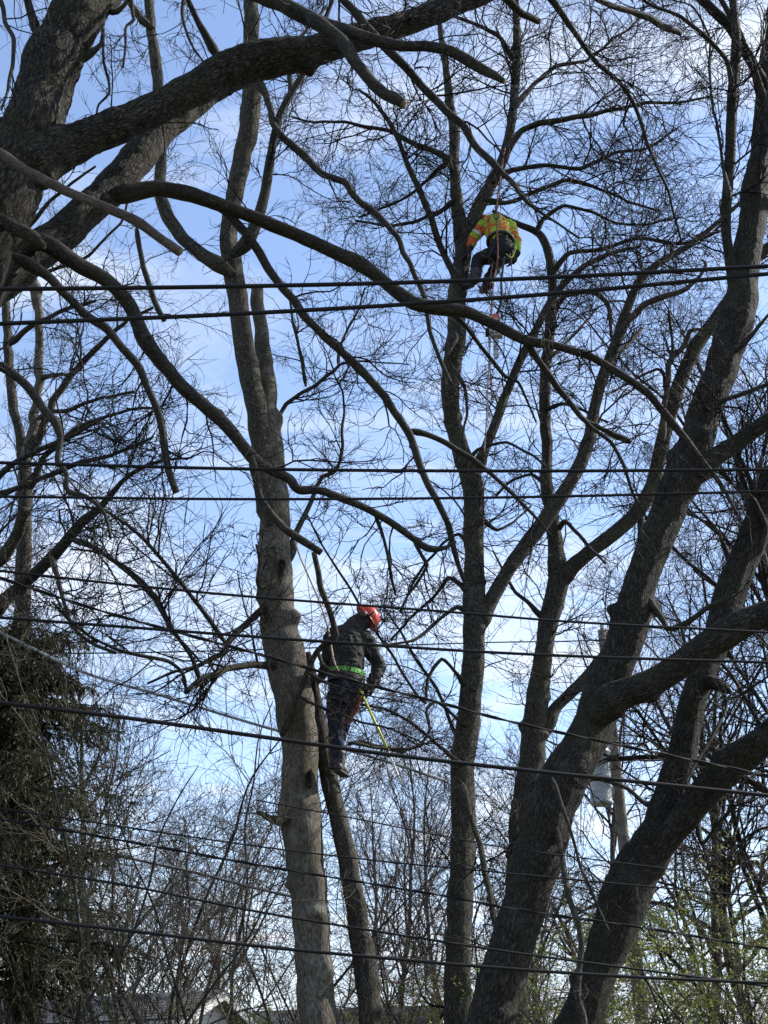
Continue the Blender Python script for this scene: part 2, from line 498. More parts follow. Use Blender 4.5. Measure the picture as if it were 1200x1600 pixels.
# ------------------------------------------------------------------ the ground
def ground():
    m, n, l, b = new_mat('grass_ground')
    g = N(n, 'ShaderNodeNewGeometry')
    no = N(n, 'ShaderNodeTexNoise'); no.inputs['Scale'].default_value = 0.8; no.inputs['Detail'].default_value = 8
    l.new(g.outputs['Position'], no.inputs['Vector'])
    r = N(n, 'ShaderNodeValToRGB')
    r.color_ramp.elements[0].color = (0.045, 0.05, 0.02, 1); r.color_ramp.elements[1].color = (0.12, 0.105, 0.06, 1)
    l.new(no.outputs['Fac'], r.inputs[0]); l.new(r.outputs[0], b.inputs['Base Color'])
    b.inputs['Roughness'].default_value = 0.95
    n = 60
    u = np.sign(np.linspace(-1, 1, n)) * np.abs(np.linspace(-1, 1, n)) ** 3 * 900
    X, Y = np.meshgrid(u, u, indexing='ij')
    Z = 0.05 * vnoise(np.stack([X * 0.2, Y * 0.2, 0 * X], -1), 5) * (np.hypot(X, Y) > 4) - 0.06
    i, j = np.meshgrid(np.arange(n - 1), np.arange(n - 1), indexing='ij')
    Q = np.stack([i*n + j, (i+1)*n + j, (i+1)*n + j + 1, i*n + j + 1], -1).reshape(-1, 4)
    o = link('ground', mesh_np('ground', np.stack([X, Y, Z], -1), Q, mat=m))
    tag(o, kind='structure')
ground()

# ------------------------------------------------------------------ traced trees
def gpy(Y):
    return 800 + FPX * math.tan(PITCH + math.atan(1.6 / Y))

WIDTH = 0.86
def ctrl(pts, Y, k_w=1.0):
    """photo points (x, y, width[, Y]) -> control points; Y is (start, end) of the stem's distance"""
    n = len(pts)
    out = []
    xs = np.array([[p[0], p[1] if p[1] is not None else gpy(Y[0])] for p in pts], float)
    d = np.concatenate([[0], np.cumsum(np.linalg.norm(np.diff(xs, axis=0), axis=1))])
    d = d / d[-1]
    for k, p in enumerate(pts):
        yy = p[3] if len(p) > 3 else Y[0] + (Y[1] - Y[0]) * d[k]
        P = at(xs[k, 0], xs[k, 1], yy)
        if p[1] is None: P[2] = -0.15
        out.append([*P, 0.5 * WIDTH * k_w * p[2] * mpp(xs[k, 0], xs[k, 1], yy)])
    return np.array(out)

SPEC = dict(
    fine=dict(r1=0.016, wob=0.20, up=0.03, up2=0.02, n2=(4, 7), n3=(2, 5), rm2=0.0056, rm3=0.0042),
    dense=dict(r1=0.016, wob=0.22, up=0.03, up2=0.02, n2=(4, 8), n3=(3, 5), rm2=0.0056, rm3=0.0042),
    sparse=dict(r1=0.013, wob=0.22, up=0.0, up2=0.02, n2=(3, 6), n3=(2, 4), rm2=0.0044, rm3=0.0034),
    droop=dict(r1=0.011, wob=0.18, up=-0.10, up2=-0.05, n2=(2, 5), n3=(1, 4), rm2=0.0034, rm3=0.0026),
)
def make_sprays():
    """a few whole twig sprays, shared by many branches"""
    out = []
    for k in range(7):
        rg = np.random.default_rng(500 + k)
        q1 = grow(np.zeros((1, 3)), np.array([[0.0, 0.0, 1.0]]), np.array([1.5]), 10, rg, 0.24, 0.0, 0.05)
        R1 = 0.0135 * np.linspace(1, 0.35, 10)[None]
        L = np.array([1.5])
        q2, R2, L2 = sprout(q1, R1, L, rg, 8, 9, 0.08, (0.4, 1.1), (0.4, 0.9), (0.55, 0.8), 8, 0.20, 0.0, 0.11, rmin=0.0058)
        q3, R3, L3 = sprout(q2, R2, L2, rg, 3, 6, 0.1, (0.4, 1.2), (0.35, 0.8), (0.6, 0.85), 5, 0.22, 0.0, 0.16, rmin=0.0044)
        q4, R4, L4 = sprout(q3, R3, L3, rg, 0, 2, 0.2, (0.4, 1.2), (0.4, 0.7), (0.7, 0.9), 4, 0.2, 0.0, 0.15, rmin=0.0036, lmin=0.05)
        V, Q = join_np([tubes_np(q1, R1, 4), tubes_np(q2, R2, 3), tubes_np(q3, R3, 3), tubes_np(q4, R4, 3)])
        out.append((V, Q))
    return out
SPRAY = {}
_sp = make_sprays()
for _m in ('twig', 'twig_grey'):
    SPRAY[_m] = [mesh_np('twig_spray', V, Q, mat=M[_m]) for V, Q in _sp]
SPRAY_MUL = dict(fine=0.45, dense=0.20, sparse=0.70, droop=0.15)

def make_tree(label, Yb, stems, spec='fine', twig='twig', seed=1, group=None, name='bare_tree', kw=1.0):
    """stems: list of dict(part, pts, Y, mat, seg, twigs, cap...)"""
    rng = np.random.default_rng(seed)
    first = ctrl(stems[0]['pts'], stems[0]['Y'])
    base = np.array([first[0, 0], first[0, 1], 0.0])
    root = empty(name, base, label, 'tree', group)
    srcs = {}
    for s in stems:
        C = ctrl(s['pts'], s['Y'], s.get('kw', kw))
        rm = C[:, 3].max()
        seg = s.get('seg', 28 if rm > 0.12 else 16 if rm > 0.05 else 10)
        step = s.get('step', 0.035 if rm > 0.12 else 0.05)
        amp = s.get('amp', 0.05)
        st = stem_mesh(s['part'], C, M[s.get('mat', 'bark_branch')], seg, step, amp, fine=s.get('fine', 0.0), cap=s.get('cap', True),
                       flare=s.get('flare', 0.0 if s['part'] == 'trunk' else 2.2 * C[0, 3] + 0.04), wob=s.get('wob', 0.8 if rm < 0.1 else 0.16),
                       kf=s.get('kf', 9.0), knots=s.get('knots', 0), kink=s.get('kink', 0.0 if rm > 0.12 else 0.55))
        put_stem(s['part'], st, root, base)
        if s.get('tw'):
            d, lo, hi = s['tw'][:3]
            sp = s['tw'][3] if len(s['tw']) > 3 else spec
            srcs.setdefault(sp, []).append((st['P'], st['R'], d, lo, hi))
    n_sp = 0
    for sp, sl in srcs.items():
        for P, R, dens, lo, hi in sl:
            seg = np.linalg.norm(np.diff(P, axis=0), axis=1); s_ = np.concatenate([[0], np.cumsum(seg)])
            for _ in range(rng.poisson(dens * s_[-1] * SPRAY_MUL[sp])):
                q = s_[-1] * rng.uniform(0.12, 1.0) ** 0.8
                p = np.array([np.interp(q, s_, P[:, k]) for k in range(3)])
                i_ = min(len(P) - 2, int(np.searchsorted(s_, q))); tt = nrm(P[i_ + 1] - P[i_])
                x, y = project(p)
                if not (-120 < x < 1320 and -160 < y < 1760) or n_sp >= 290: continue
                pr = rng.normal(size=3); pr = nrm(pr - tt * np.dot(pr, tt)); a = rng.uniform(0.45, 1.2)
                d = nrm(math.cos(a) * tt + math.sin(a) * pr)
                l = rng.uniform(lo, hi) / 1.5 * (1.25 if sp != 'sparse' else 1.0)
                o = link('twig_spray', SPRAY[twig][int(rng.integers(7))], root)
                o.location = p - base
                o.rotation_mode = 'QUATERNION'
                o.rotation_quaternion = Vector(d).to_track_quat('Z', 'Y') @ Vector((0, 0, 1)).rotation_difference(Vector((0, 0, 1))) @ Matrix.Rotation(rng.uniform(0, 6.28), 3, 'Z').to_quaternion()
                o.scale = (l, l, l)
                o['kind'] = 'stuff'
                n_sp += 1
        r = twig_system(sl, rng, SPEC[sp])
        if r is not None:
            V, Q = r
            o = link('twigs', mesh_np('twigs', V - base, Q, mat=M[twig]), root)
            o['kind'] = 'stuff'
    return root

def S(part, Y, pts, **kw):
    if not isinstance(Y, (tuple, list)): Y = (Y, Y)
    return dict(part=part, Y=Y, pts=pts, **kw)

# --- big coarse-barked tree, upper left -----------------------------------
T1 = [
 S('trunk', (9.5, 9.7), [(-330, None, 250), (-270, 1400, 190), (-210, 900, 160), (-145, 640, 145), (-88, 480, 135), (-48, 385, 128), (-14, 322, 124), (28, 262, 118), (55, 205, 100), (68, 155, 92), (82, 100, 92), (102, 50, 94), (134, 0, 98), (170, -60, 96), (205, -160, 90), (240, -320, 80)],
   mat='bark_coarse', seg=56, step=0.03, fine=0.05, amp=0.06, knots=4),
 S('limb', (9.55, 10.6), [(25, 285, 84), (70, 250, 78), (140, 222, 64), (215, 188, 60), (290, 148, 60), (345, 118, 70), (400, 98, 72), (470, 82, 62), (540, 62, 54), (620, 38, 48), (690, 15, 44), (760, -12, 40), (860, -60, 30), (960, -130, 22)],
   mat='bark_coarse', seg=40, step=0.026, fine=0.05, amp=0.06, flare=0.25, knots=6, tw=(2.2, 0.4, 1.3, 'droop')),
 S('limb', (9.7, 11.6), [(-110, 540, 80), (-35, 470, 76), (45, 405, 74), (110, 352, 66), (175, 292, 60), (235, 225, 56), (285, 172, 54), (340, 128, 50), (410, 98, 46), (500, 74, 40), (570, 50, 30)],
   mat='bark_coarse', seg=36, step=0.028, fine=0.045, amp=0.05, flare=0.2, knots=3),
 S('branch', (10.45, 11.6), [(160, 312, 40), (200, 302, 30), (245, 294, 27), (300, 304, 26), (350, 322, 24), (405, 342, 23), (470, 370, 22), (520, 394, 23), (560, 412, 26), (600, 440, 22), (645, 474, 24), (690, 482, 23), (730, 487, 21), (780, 510, 20), (822, 532, 20), (870, 540, 15), (920, 556, 15), (968, 584, 15), (1010, 612, 15), (1042, 650, 15), (1072, 688, 13), (1098, 720, 10), (1125, 752, 7), (1150, 800, 5)],
   seg=16, step=0.03, amp=0.06, knots=9, fine=0.03, tw=(1.3, 0.3, 0.9, 'sparse')),
 S('branch', (10.6, 11.4), [(270, 297, 22), (310, 308, 17), (350, 332, 15), (385, 368, 15), (408, 404, 15), (440, 448, 16), (475, 488, 16), (520, 532, 16), (560, 576, 17), (592, 612, 16), (618, 648, 15), (640, 682, 15), (660, 730, 13), (684, 780, 11), (702, 822, 10), (708, 858, 10), (726, 908, 8)],
   seg=14, step=0.03, amp=0.06, knots=8, fine=0.03, tw=(1.1, 0.3, 1.0, 'sparse')),
 S('branch', (11.2, 11.7), [(636, 672, 13), (665, 677, 10), (698, 690, 10), (735, 713, 10), (770, 742, 8), (805, 775, 7), (840, 812, 5), (862, 838, 4)], tw=(1.6, 0.3, 0.9, 'sparse')),
 S('branch', (11.2, 11.9), [(818, 528, 17), (845, 568, 13), (866, 596, 13), (890, 630, 12), (912, 655, 11), (945, 672, 10), (975, 686, 13), (984, 690, 10)], cap=True, tw=(1.5, 0.3, 0.9, 'sparse')),
 S('branch', (11.4, 11.9), [(905, 648, 10), (925, 668, 8), (955, 690, 7), (975, 725, 6), (990, 770, 5), (1012, 812, 4)], tw=(1.5, 0.3, 0.8, 'sparse')),
 S('branch', (11.2, 12.2), [(700, 482, 12), (730, 512, 8), (752, 540, 7), (790, 588, 6), (812, 600, 5), (838, 660, 4)], tw=(1.5, 0.3, 0.8, 'sparse')),
 S('branch', (11.1, 11.3), [(585, 802, 9), (598, 838, 6), (606, 880, 6), (612, 908, 6), (618, 930, 4)], tw=(2.0, 0.2, 0.6, 'sparse')),
 S('branch', (11.1, 11.3), [(645, 842, 9), (658, 866, 6), (668, 882, 6), (652, 908, 6), (636, 930, 5), (626, 955, 4)], tw=(2.0, 0.2, 0.7, 'sparse')),
 # broken pale dead limb in front of the trunk
 S('dead_branch', (9.5, 8.7), [(-110, 690, 40), (-170, 480, 30), (-150, 270, 24), (-80, 212, 22), (0, 240, 19), (50, 270, 19), (100, 297, 19), (160, 322, 17), (215, 350, 20), (245, 370, 17), (281, 394, 16)],
   mat='bark_dead', seg=14, step=0.03, cap='cut', fine=0.03, wob=0.25),
 S('branch', (8.7, 8.9), [(213, 352, 9), (216, 385, 10), (222, 420, 10), (235, 455, 11), (246, 482, 11), (257, 502, 9)], mat='bark_branch', cap=True),
 # lower limbs sweeping down to the right
 S('limb', (9.7, 11.2), [(-40, 480, 60), (10, 392, 44), (60, 378, 34), (108, 405, 30), (130, 420, 30), (165, 438, 27), (198, 470, 27), (215, 505, 26), (226, 530, 28), (250, 562, 24), (280, 598, 22), (318, 632, 22), (350, 662, 22), (378, 696, 22), (400, 720, 22), (425, 735, 18), (452, 748, 18), (468, 766, 17), (500, 768, 14), (540, 782, 14), (578, 798, 13), (615, 820, 12), (650, 845, 11), (670, 858, 12), (695, 856, 7), (712, 846, 5)],
   seg=16, step=0.03, knots=9, fine=0.03, amp=0.07, tw=(1.2, 0.3, 1.2, 'sparse')),
 S('branch', (10.5, 10.8), [(393, 712, 18), (398, 742, 13), (408, 778, 13), (425, 806, 13), (448, 830, 13), (475, 848, 14), (502, 864, 12)], cap='cut', knots=3),
 S('branch', (9.7, 10.3), [(20, 400, 30), (75, 428, 17), (100, 455, 15), (130, 486, 15), (165, 515, 15), (190, 540, 14), (217, 574, 16), (226, 605, 13), (240, 640, 13), (252, 680, 14), (264, 722, 14), (276, 770, 12)],
   knots=5, fine=0.02, tw=(1.2, 0.3, 1.2, 'sparse'), cap='cut'),
 S('branch', (9.7, 9.5), [(-95, 640, 40), (-45, 570, 22), (0, 577, 17), (35, 606, 16), (62, 638, 15), (88, 662, 17), (96, 695, 10), (92, 724, 11), (104, 740, 9), (110, 770, 9), (140, 780, 8), (165, 800, 7), (172, 840, 5)],
   tw=(1.8, 0.3, 1.2, 'sparse'), fine=0.02, knots=4),
 S('branch', (9.7, 9.3), [(-60, 560, 40), (-30, 395, 34), (5, 352, 24), (35, 362, 26), (60, 378, 20), (68, 388, 14)], cap=True, fine=0.04, mat='bark_coarse'),
 # limbs coming in from above the frame
 S('limb', (9.7, 9.0), [(200, -220, 60), (300, -110, 46), (395, -20, 34), (440, 6, 30), (490, 32, 28), (530, 46, 26), (580, 60, 25), (620, 70, 22), (665, 72, 20), (705, 82, 20), (745, 106, 20), (770, 118, 17), (788, 128, 10)],
   seg=16, step=0.03, knots=6, fine=0.03, cap='cut', tw=(2.0, 0.3, 1.0, 'droop')),
 S('branch', (9.25, 9.05), [(478, 22, 24), (505, 48, 28), (528, 68, 25), (552, 98, 21), (580, 126, 20), (606, 146, 21), (631, 162, 18)], cap='cut', knots=4, fine=0.03),
 S('branch', (9.6, 9.4), [(205, -240, 36), (340, -190, 26), (470, -70, 20), (545, 10, 15), (600, 70, 16), (640, 108, 16), (690, 160, 15), (722, 195, 15), (745, 236, 14), (770, 262, 13), (800, 286, 10), (830, 318, 7), (862, 338, 5), (905, 372, 4)],
   tw=(2.0, 0.3, 1.1, 'fine'), knots=4),
 S('branch', (10.1, 11.5), [(640, 30, 20), (690, -10, 14), (760, -20, 14), (815, 20, 15), (841, 34, 13)], cap='cut', tw=(2, 0.3, 1.0, 'droop')),
 S('branch', (10.3, 12.0), [(760, -10, 22), (820, -40, 16), (862, 0, 13), (892, 42, 11), (910, 66, 9), (934, 98, 9), (965, 122, 8), (990, 156, 8), (1004, 190, 7), (1015, 230, 6), (1040, 290, 5), (1065, 380, 4)],
   tw=(3.2, 0.3, 1.3, 'fine')),
 S('branch', (10.3, 12.0), [(860, -60, 22), (905, -20, 12), (945, 2, 11), (990, 15, 11), (1030, 34, 12), (1064, 52, 10)], cap='cut', tw=(2.2, 0.3, 1.0, 'droop')),
 S('branch', (9.8, 9.2), [(60, 60, 20), (20, -60, 12), (2, -10, 9), (8, 30, 8), (20, 62, 8), (20, 105, 8), (14, 140, 6), (2, 172, 4)], tw=(3.0, 0.3, 1.0, 'droop')),
 S('branch', (9.7, 9.4), [(85, 140, 22), (50, 180, 18), (15, 187, 15), (-20, 194, 13), (-80, 210, 10)], tw=(1.0, 0.3, 0.8, 'sparse')),
 S('branch', (10.2, 9.8), [(345, 95, 20), (310, 40, 12), (290, -10, 8), (288, 40, 5), (300, 72, 4), (318, 96, 3)], tw=(4.0, 0.2, 0.7, 'droop')),
 S('branch', (9.8, 9.6), [(140, 0, 24), (180, 20, 10), (205, -5, 8), (212, 30, 6), (198, 42, 5), (196, 70, 5), (192, 105, 4)], tw=(3.0, 0.2, 0.6, 'droop')),
 S('branch', (9.7, 9.6), [(120, 100, 22), (158, 70, 8), (163, 40, 6), (163, 95, 5), (170, 145, 5), (152, 165, 4), (148, 190, 3)], tw=(2.0, 0.2, 0.5, 'droop')),
]
make_tree('huge coarse-barked tree whose trunk and limbs fill the upper left corner', 9.5, T1, seed=11)

# --- pale trunk the dark-jacketed worker stands on --------------------------
T2 = [
 S('trunk', (15.2, 15.2), [(508, None, 120), (505, 1800, 92), (497, 1600, 77), (488, 1500, 74), (482, 1400, 72), (474, 1320, 74), (468, 1270, 82), (468, 1230, 70), (463, 1150, 70), (453, 1080, 72), (445, 1020, 78), (440, 980, 70), (437, 920, 62), (432, 870, 62), (429, 800, 54), (426, 720, 46), (419, 640, 39), (413, 560, 34), (407, 500, 30), (402, 452, 27)],
   mat='bark_pale', seg=36, step=0.035, amp=0.04, fine=0.014, knots=16, cap='cut'),
 S('limb', (15.1, 14.4), [(425, 830, 40), (414, 760, 42), (405, 690, 42), (396, 620, 40), (386, 560, 38), (378, 500, 37), (370, 450, 40), (362, 410, 42), (356, 370, 36), (366, 310, 34), (380, 250, 36), (391, 190, 38), (394, 130, 34), (393, 60, 30), (392, 0, 28), (390, -80, 26), (385, -220, 18)],
   mat='bark_mid', seg=30, step=0.03, amp=0.05, fine=0.02, knots=6, flare=0.3, tw=(0.5, 0.3, 0.9, 'sparse')),
 S('limb', (14.7, 14.4), [(366, 430, 36), (345, 416, 30), (318, 400, 27), (285, 372, 26), (262, 340, 25), (250, 300, 24), (252, 240, 22), (248, 190, 20), (247, 140, 21), (243, 95, 22), (237, 55, 20), (234, 10, 18), (228, -80, 16)],
   mat='bark_mid', fine=0.02, knots=4, tw=(0.6, 0.3, 0.9, 'sparse')),
 S('branch', (14.4, 14.2), [(240, 45, 20), (222, 30, 14), (208, 5, 12), (190, -40, 10)], mat='bark_mid'),
 S('branch', (14.6, 14.0), [(362, 400, 34), (385, 380, 26), (402, 345, 22), (414, 300, 20), (420, 262, 20), (426, 222, 16), (440, 175, 14), (458, 142, 12), (476, 112, 11), (498, 60, 10), (520, 0, 8)],
   mat='bark_branch', fine=0.02, tw=(2.6, 0.4, 1.1, 'fine')),
 S('branch', (14.3, 15.0), [(455, 148, 12), (452, 110, 9), (470, 60, 7), (510, 10, 6)], tw=(2.0, 0.4, 1.1, 'fine')),
 S('branch', (14.4, 13.4), [(396, 120, 26), (412, 148, 14), (422, 182, 14), (440, 208, 14), (462, 228, 15), (482, 246, 14), (505, 272, 13), (540, 282, 14), (552, 300, 14), (570, 318, 13), (596, 338, 12), (618, 368, 12), (632, 400, 11), (652, 440, 10), (664, 470, 9), (672, 520, 8), (690, 570, 7), (705, 600, 6)],
   fine=0.02, knots=6, tw=(1.2, 0.3, 1.0, 'sparse')),
 S('stem', (15.4, 15.3), [(600, None, 60), (590, 1750, 50), (580, 1600, 46), (570, 1500, 44), (556, 1420, 44), (545, 1370, 42), (532, 1300, 38), (520, 1240, 34), (507, 1170, 32), (497, 1110, 28), (488, 1060, 22), (480, 1020, 16)],
   mat='bark_mid', seg=24, fine=0.02, knots=5),
 S('stub', (15.1, 14.8), [(460, 1275, 34), (440, 1283, 22), (425, 1280, 14), (412, 1272, 10), (402, 1268, 7)], mat='bark_mid'),
 S('branch', (15.1, 14.2), [(432, 945, 30), (405, 958, 14), (385, 975, 13), (362, 996, 12), (350, 1018, 12), (330, 1030, 10), (305, 1042, 8), (272, 1050, 6), (230, 1068, 5)], tw=(3.0, 0.5, 1.4, 'fine')),
 S('branch', (15.1, 14.0), [(440, 1040, 30), (415, 1040, 15), (385, 1042, 14), (350, 1050, 14), (318, 1062, 14), (291, 1082, 11)], cap=True, tw=(2.0, 0.5, 1.2, 'fine')),
 S('branch', (14.3, 13.6), [(312, 1062, 12), (300, 1030, 8), (270, 985, 8), (248, 940, 8), (222, 905, 7), (190, 880, 6), (150, 860, 5), (110, 858, 4)], tw=(3.2, 0.5, 1.4, 'fine')),
 S('branch', (14.3, 13.6), [(352, 1005, 11), (325, 965, 9), (290, 920, 8), (255, 880, 8), (230, 850, 8), (205, 825, 7), (165, 798, 6), (120, 790, 4)], tw=(3.2, 0.5, 1.4, 'fine')),
 S('branch', (14.2, 13.4), [(291, 1078, 9), (285, 1050, 7), (262, 1030, 7), (215, 1022, 7), (180, 1015, 6), (140, 995, 6), (105, 970, 5), (80, 940, 4)], tw=(3.0, 0.5, 1.3, 'fine')),
 S('branch', (15.2, 15.6), [(418, 672, 20), (432, 655, 9), (445, 632, 9), (468, 615, 8), (495, 600, 8), (520, 580, 7), (532, 568, 6), (560, 564, 4), (600, 568, 3), (640, 570, 2.5)], tw=(2.4, 0.4, 1.0, 'fine')),
 S('branch', (15.4, 15.6), [(478, 604, 7), (470, 560, 6), (462, 525, 6), (455, 500, 5), (452, 460, 4)], tw=(2.4, 0.3, 0.8, 'fine')),
 S('branch', (15.5, 15.9), [(528, 570, 7), (530, 540, 5), (545, 510, 5), (560, 485, 4), (570, 450, 3)], tw=(2.4, 0.4, 0.9, 'fine')),
 S('branch', (15.2, 15.6), [(450, 880, 24), (465, 830, 12), (478, 796, 10), (490, 765, 9), (503, 742, 9), (520, 736, 8), (530, 720, 7), (536, 696, 7), (534, 670, 6), (538, 640, 5), (536, 612, 4), (520, 580, 3)], tw=(1.6, 0.3, 0.8, 'fine'), mat='bark_mid'),
 # cut branch standing in front of the worker, and its twiggy foot
 S('branch', (14.9, 14.2), [(440, 1150, 26), (455, 1118, 12), (468, 1085, 11), (483, 1050, 11), (497, 1018, 12), (515, 1000, 16), (524, 992, 15), (520, 970, 12), (510, 940, 12), (500, 905, 12), (492, 868, 11), (490, 862, 10)], mat='bark_mid', cap='cut', knots=3),
 S('branch', (14.5, 14.1), [(483, 1052, 10), (498, 1062, 6), (520, 1072, 5), (550, 1082, 4), (590, 1090, 3), (640, 1098, 2.5)], tw=(5.0, 0.3, 0.9, 'sparse')),
 S('branch', (14.5, 14.1), [(497, 1018, 10), (502, 1035, 6), (515, 1048, 5), (540, 1052, 4), (560, 1062, 3)], tw=(6.0, 0.25, 0.7, 'sparse')),
 S('branch', (14.5, 14.0), [(468, 1088, 10), (490, 1100, 6), (520, 1112, 5), (560, 1128, 4), (610, 1140, 4), (670, 1165, 3)], tw=(4.0, 0.3, 1.0, 'sparse')),
 S('branch', (14.9, 14.4), [(430, 905, 20), (408, 918, 10), (402, 905, 8), (404, 870, 6), (400, 850, 4)], tw=(3, 0.2, 0.5, 'fine')),
 S('branch', (15.2, 15.7), [(545, 1160, 9), (560, 1162, 7), (585, 1168, 6), (630, 1170, 5), (660, 1165, 4)], tw=(2.0, 0.3, 0.9, 'fine')),
]
T2_ROOT = make_tree('pale smooth-barked tree with the cut crown that the worker in dark jacket stands in', 15.2, T2, seed=22, kw=0.93)

M['hollow'] = plain('hollow', (0.014, 0.011, 0.008), 0.95, var=0.5, scale=30)
def hollow(px, py, wpx, hpx, rpx, Y, tree, lean):
    """a healed wound: rolled bark lip round a dark sunken hollow"""
    m = mpp(px, py, Y)
    c = at(px, py, Y - 0.97 * rpx * m)
    base = np.array(tree.location)
    n = 28; rings = []
    for s_, d in ((1.45, 0.05), (1.2, -0.015), (1.0, -0.022), (0.8, 0.0), (0.5, 0.012), (0.0, 0.016)):
        ring = []
        for k in range(n):
            a = 2 * math.pi * k / n
            j = 1 + 0.16 * math.sin(3 * a + px) + 0.08 * math.sin(7 * a)
            x = 0.5 * wpx * m * s_ * j * math.cos(a); z = 0.5 * hpx * m * s_ * j * math.sin(a)
            ring.append(c + np.array([x + lean * z, d, z]))
        rings.append(ring)
    V = np.array(rings).reshape(-1, 3)
    nr = len(rings); i, j = np.meshgrid(np.arange(nr - 1), np.arange(n), indexing='ij'); j2 = (j + 1) % n
    Q = np.stack([i*n + j, (i+1)*n + j, (i+1)*n + j2, i*n + j2], -1).reshape(-1, 4)
    mi = (i.reshape(-1) >= 2).astype(int)
    link('hollow', mesh_np('hollow', V - base, Q, mat=[M['bark_mid'], M['hollow']], attr=V * np.array([1, 1, 0.3]), midx=mi), tree)
hollow(440, 888, 10, 30, 29, 15.2, T2_ROOT, 0.02)
hollow(482, 1216, 9, 20, 30, 15.2, T2_ROOT, 0.0)

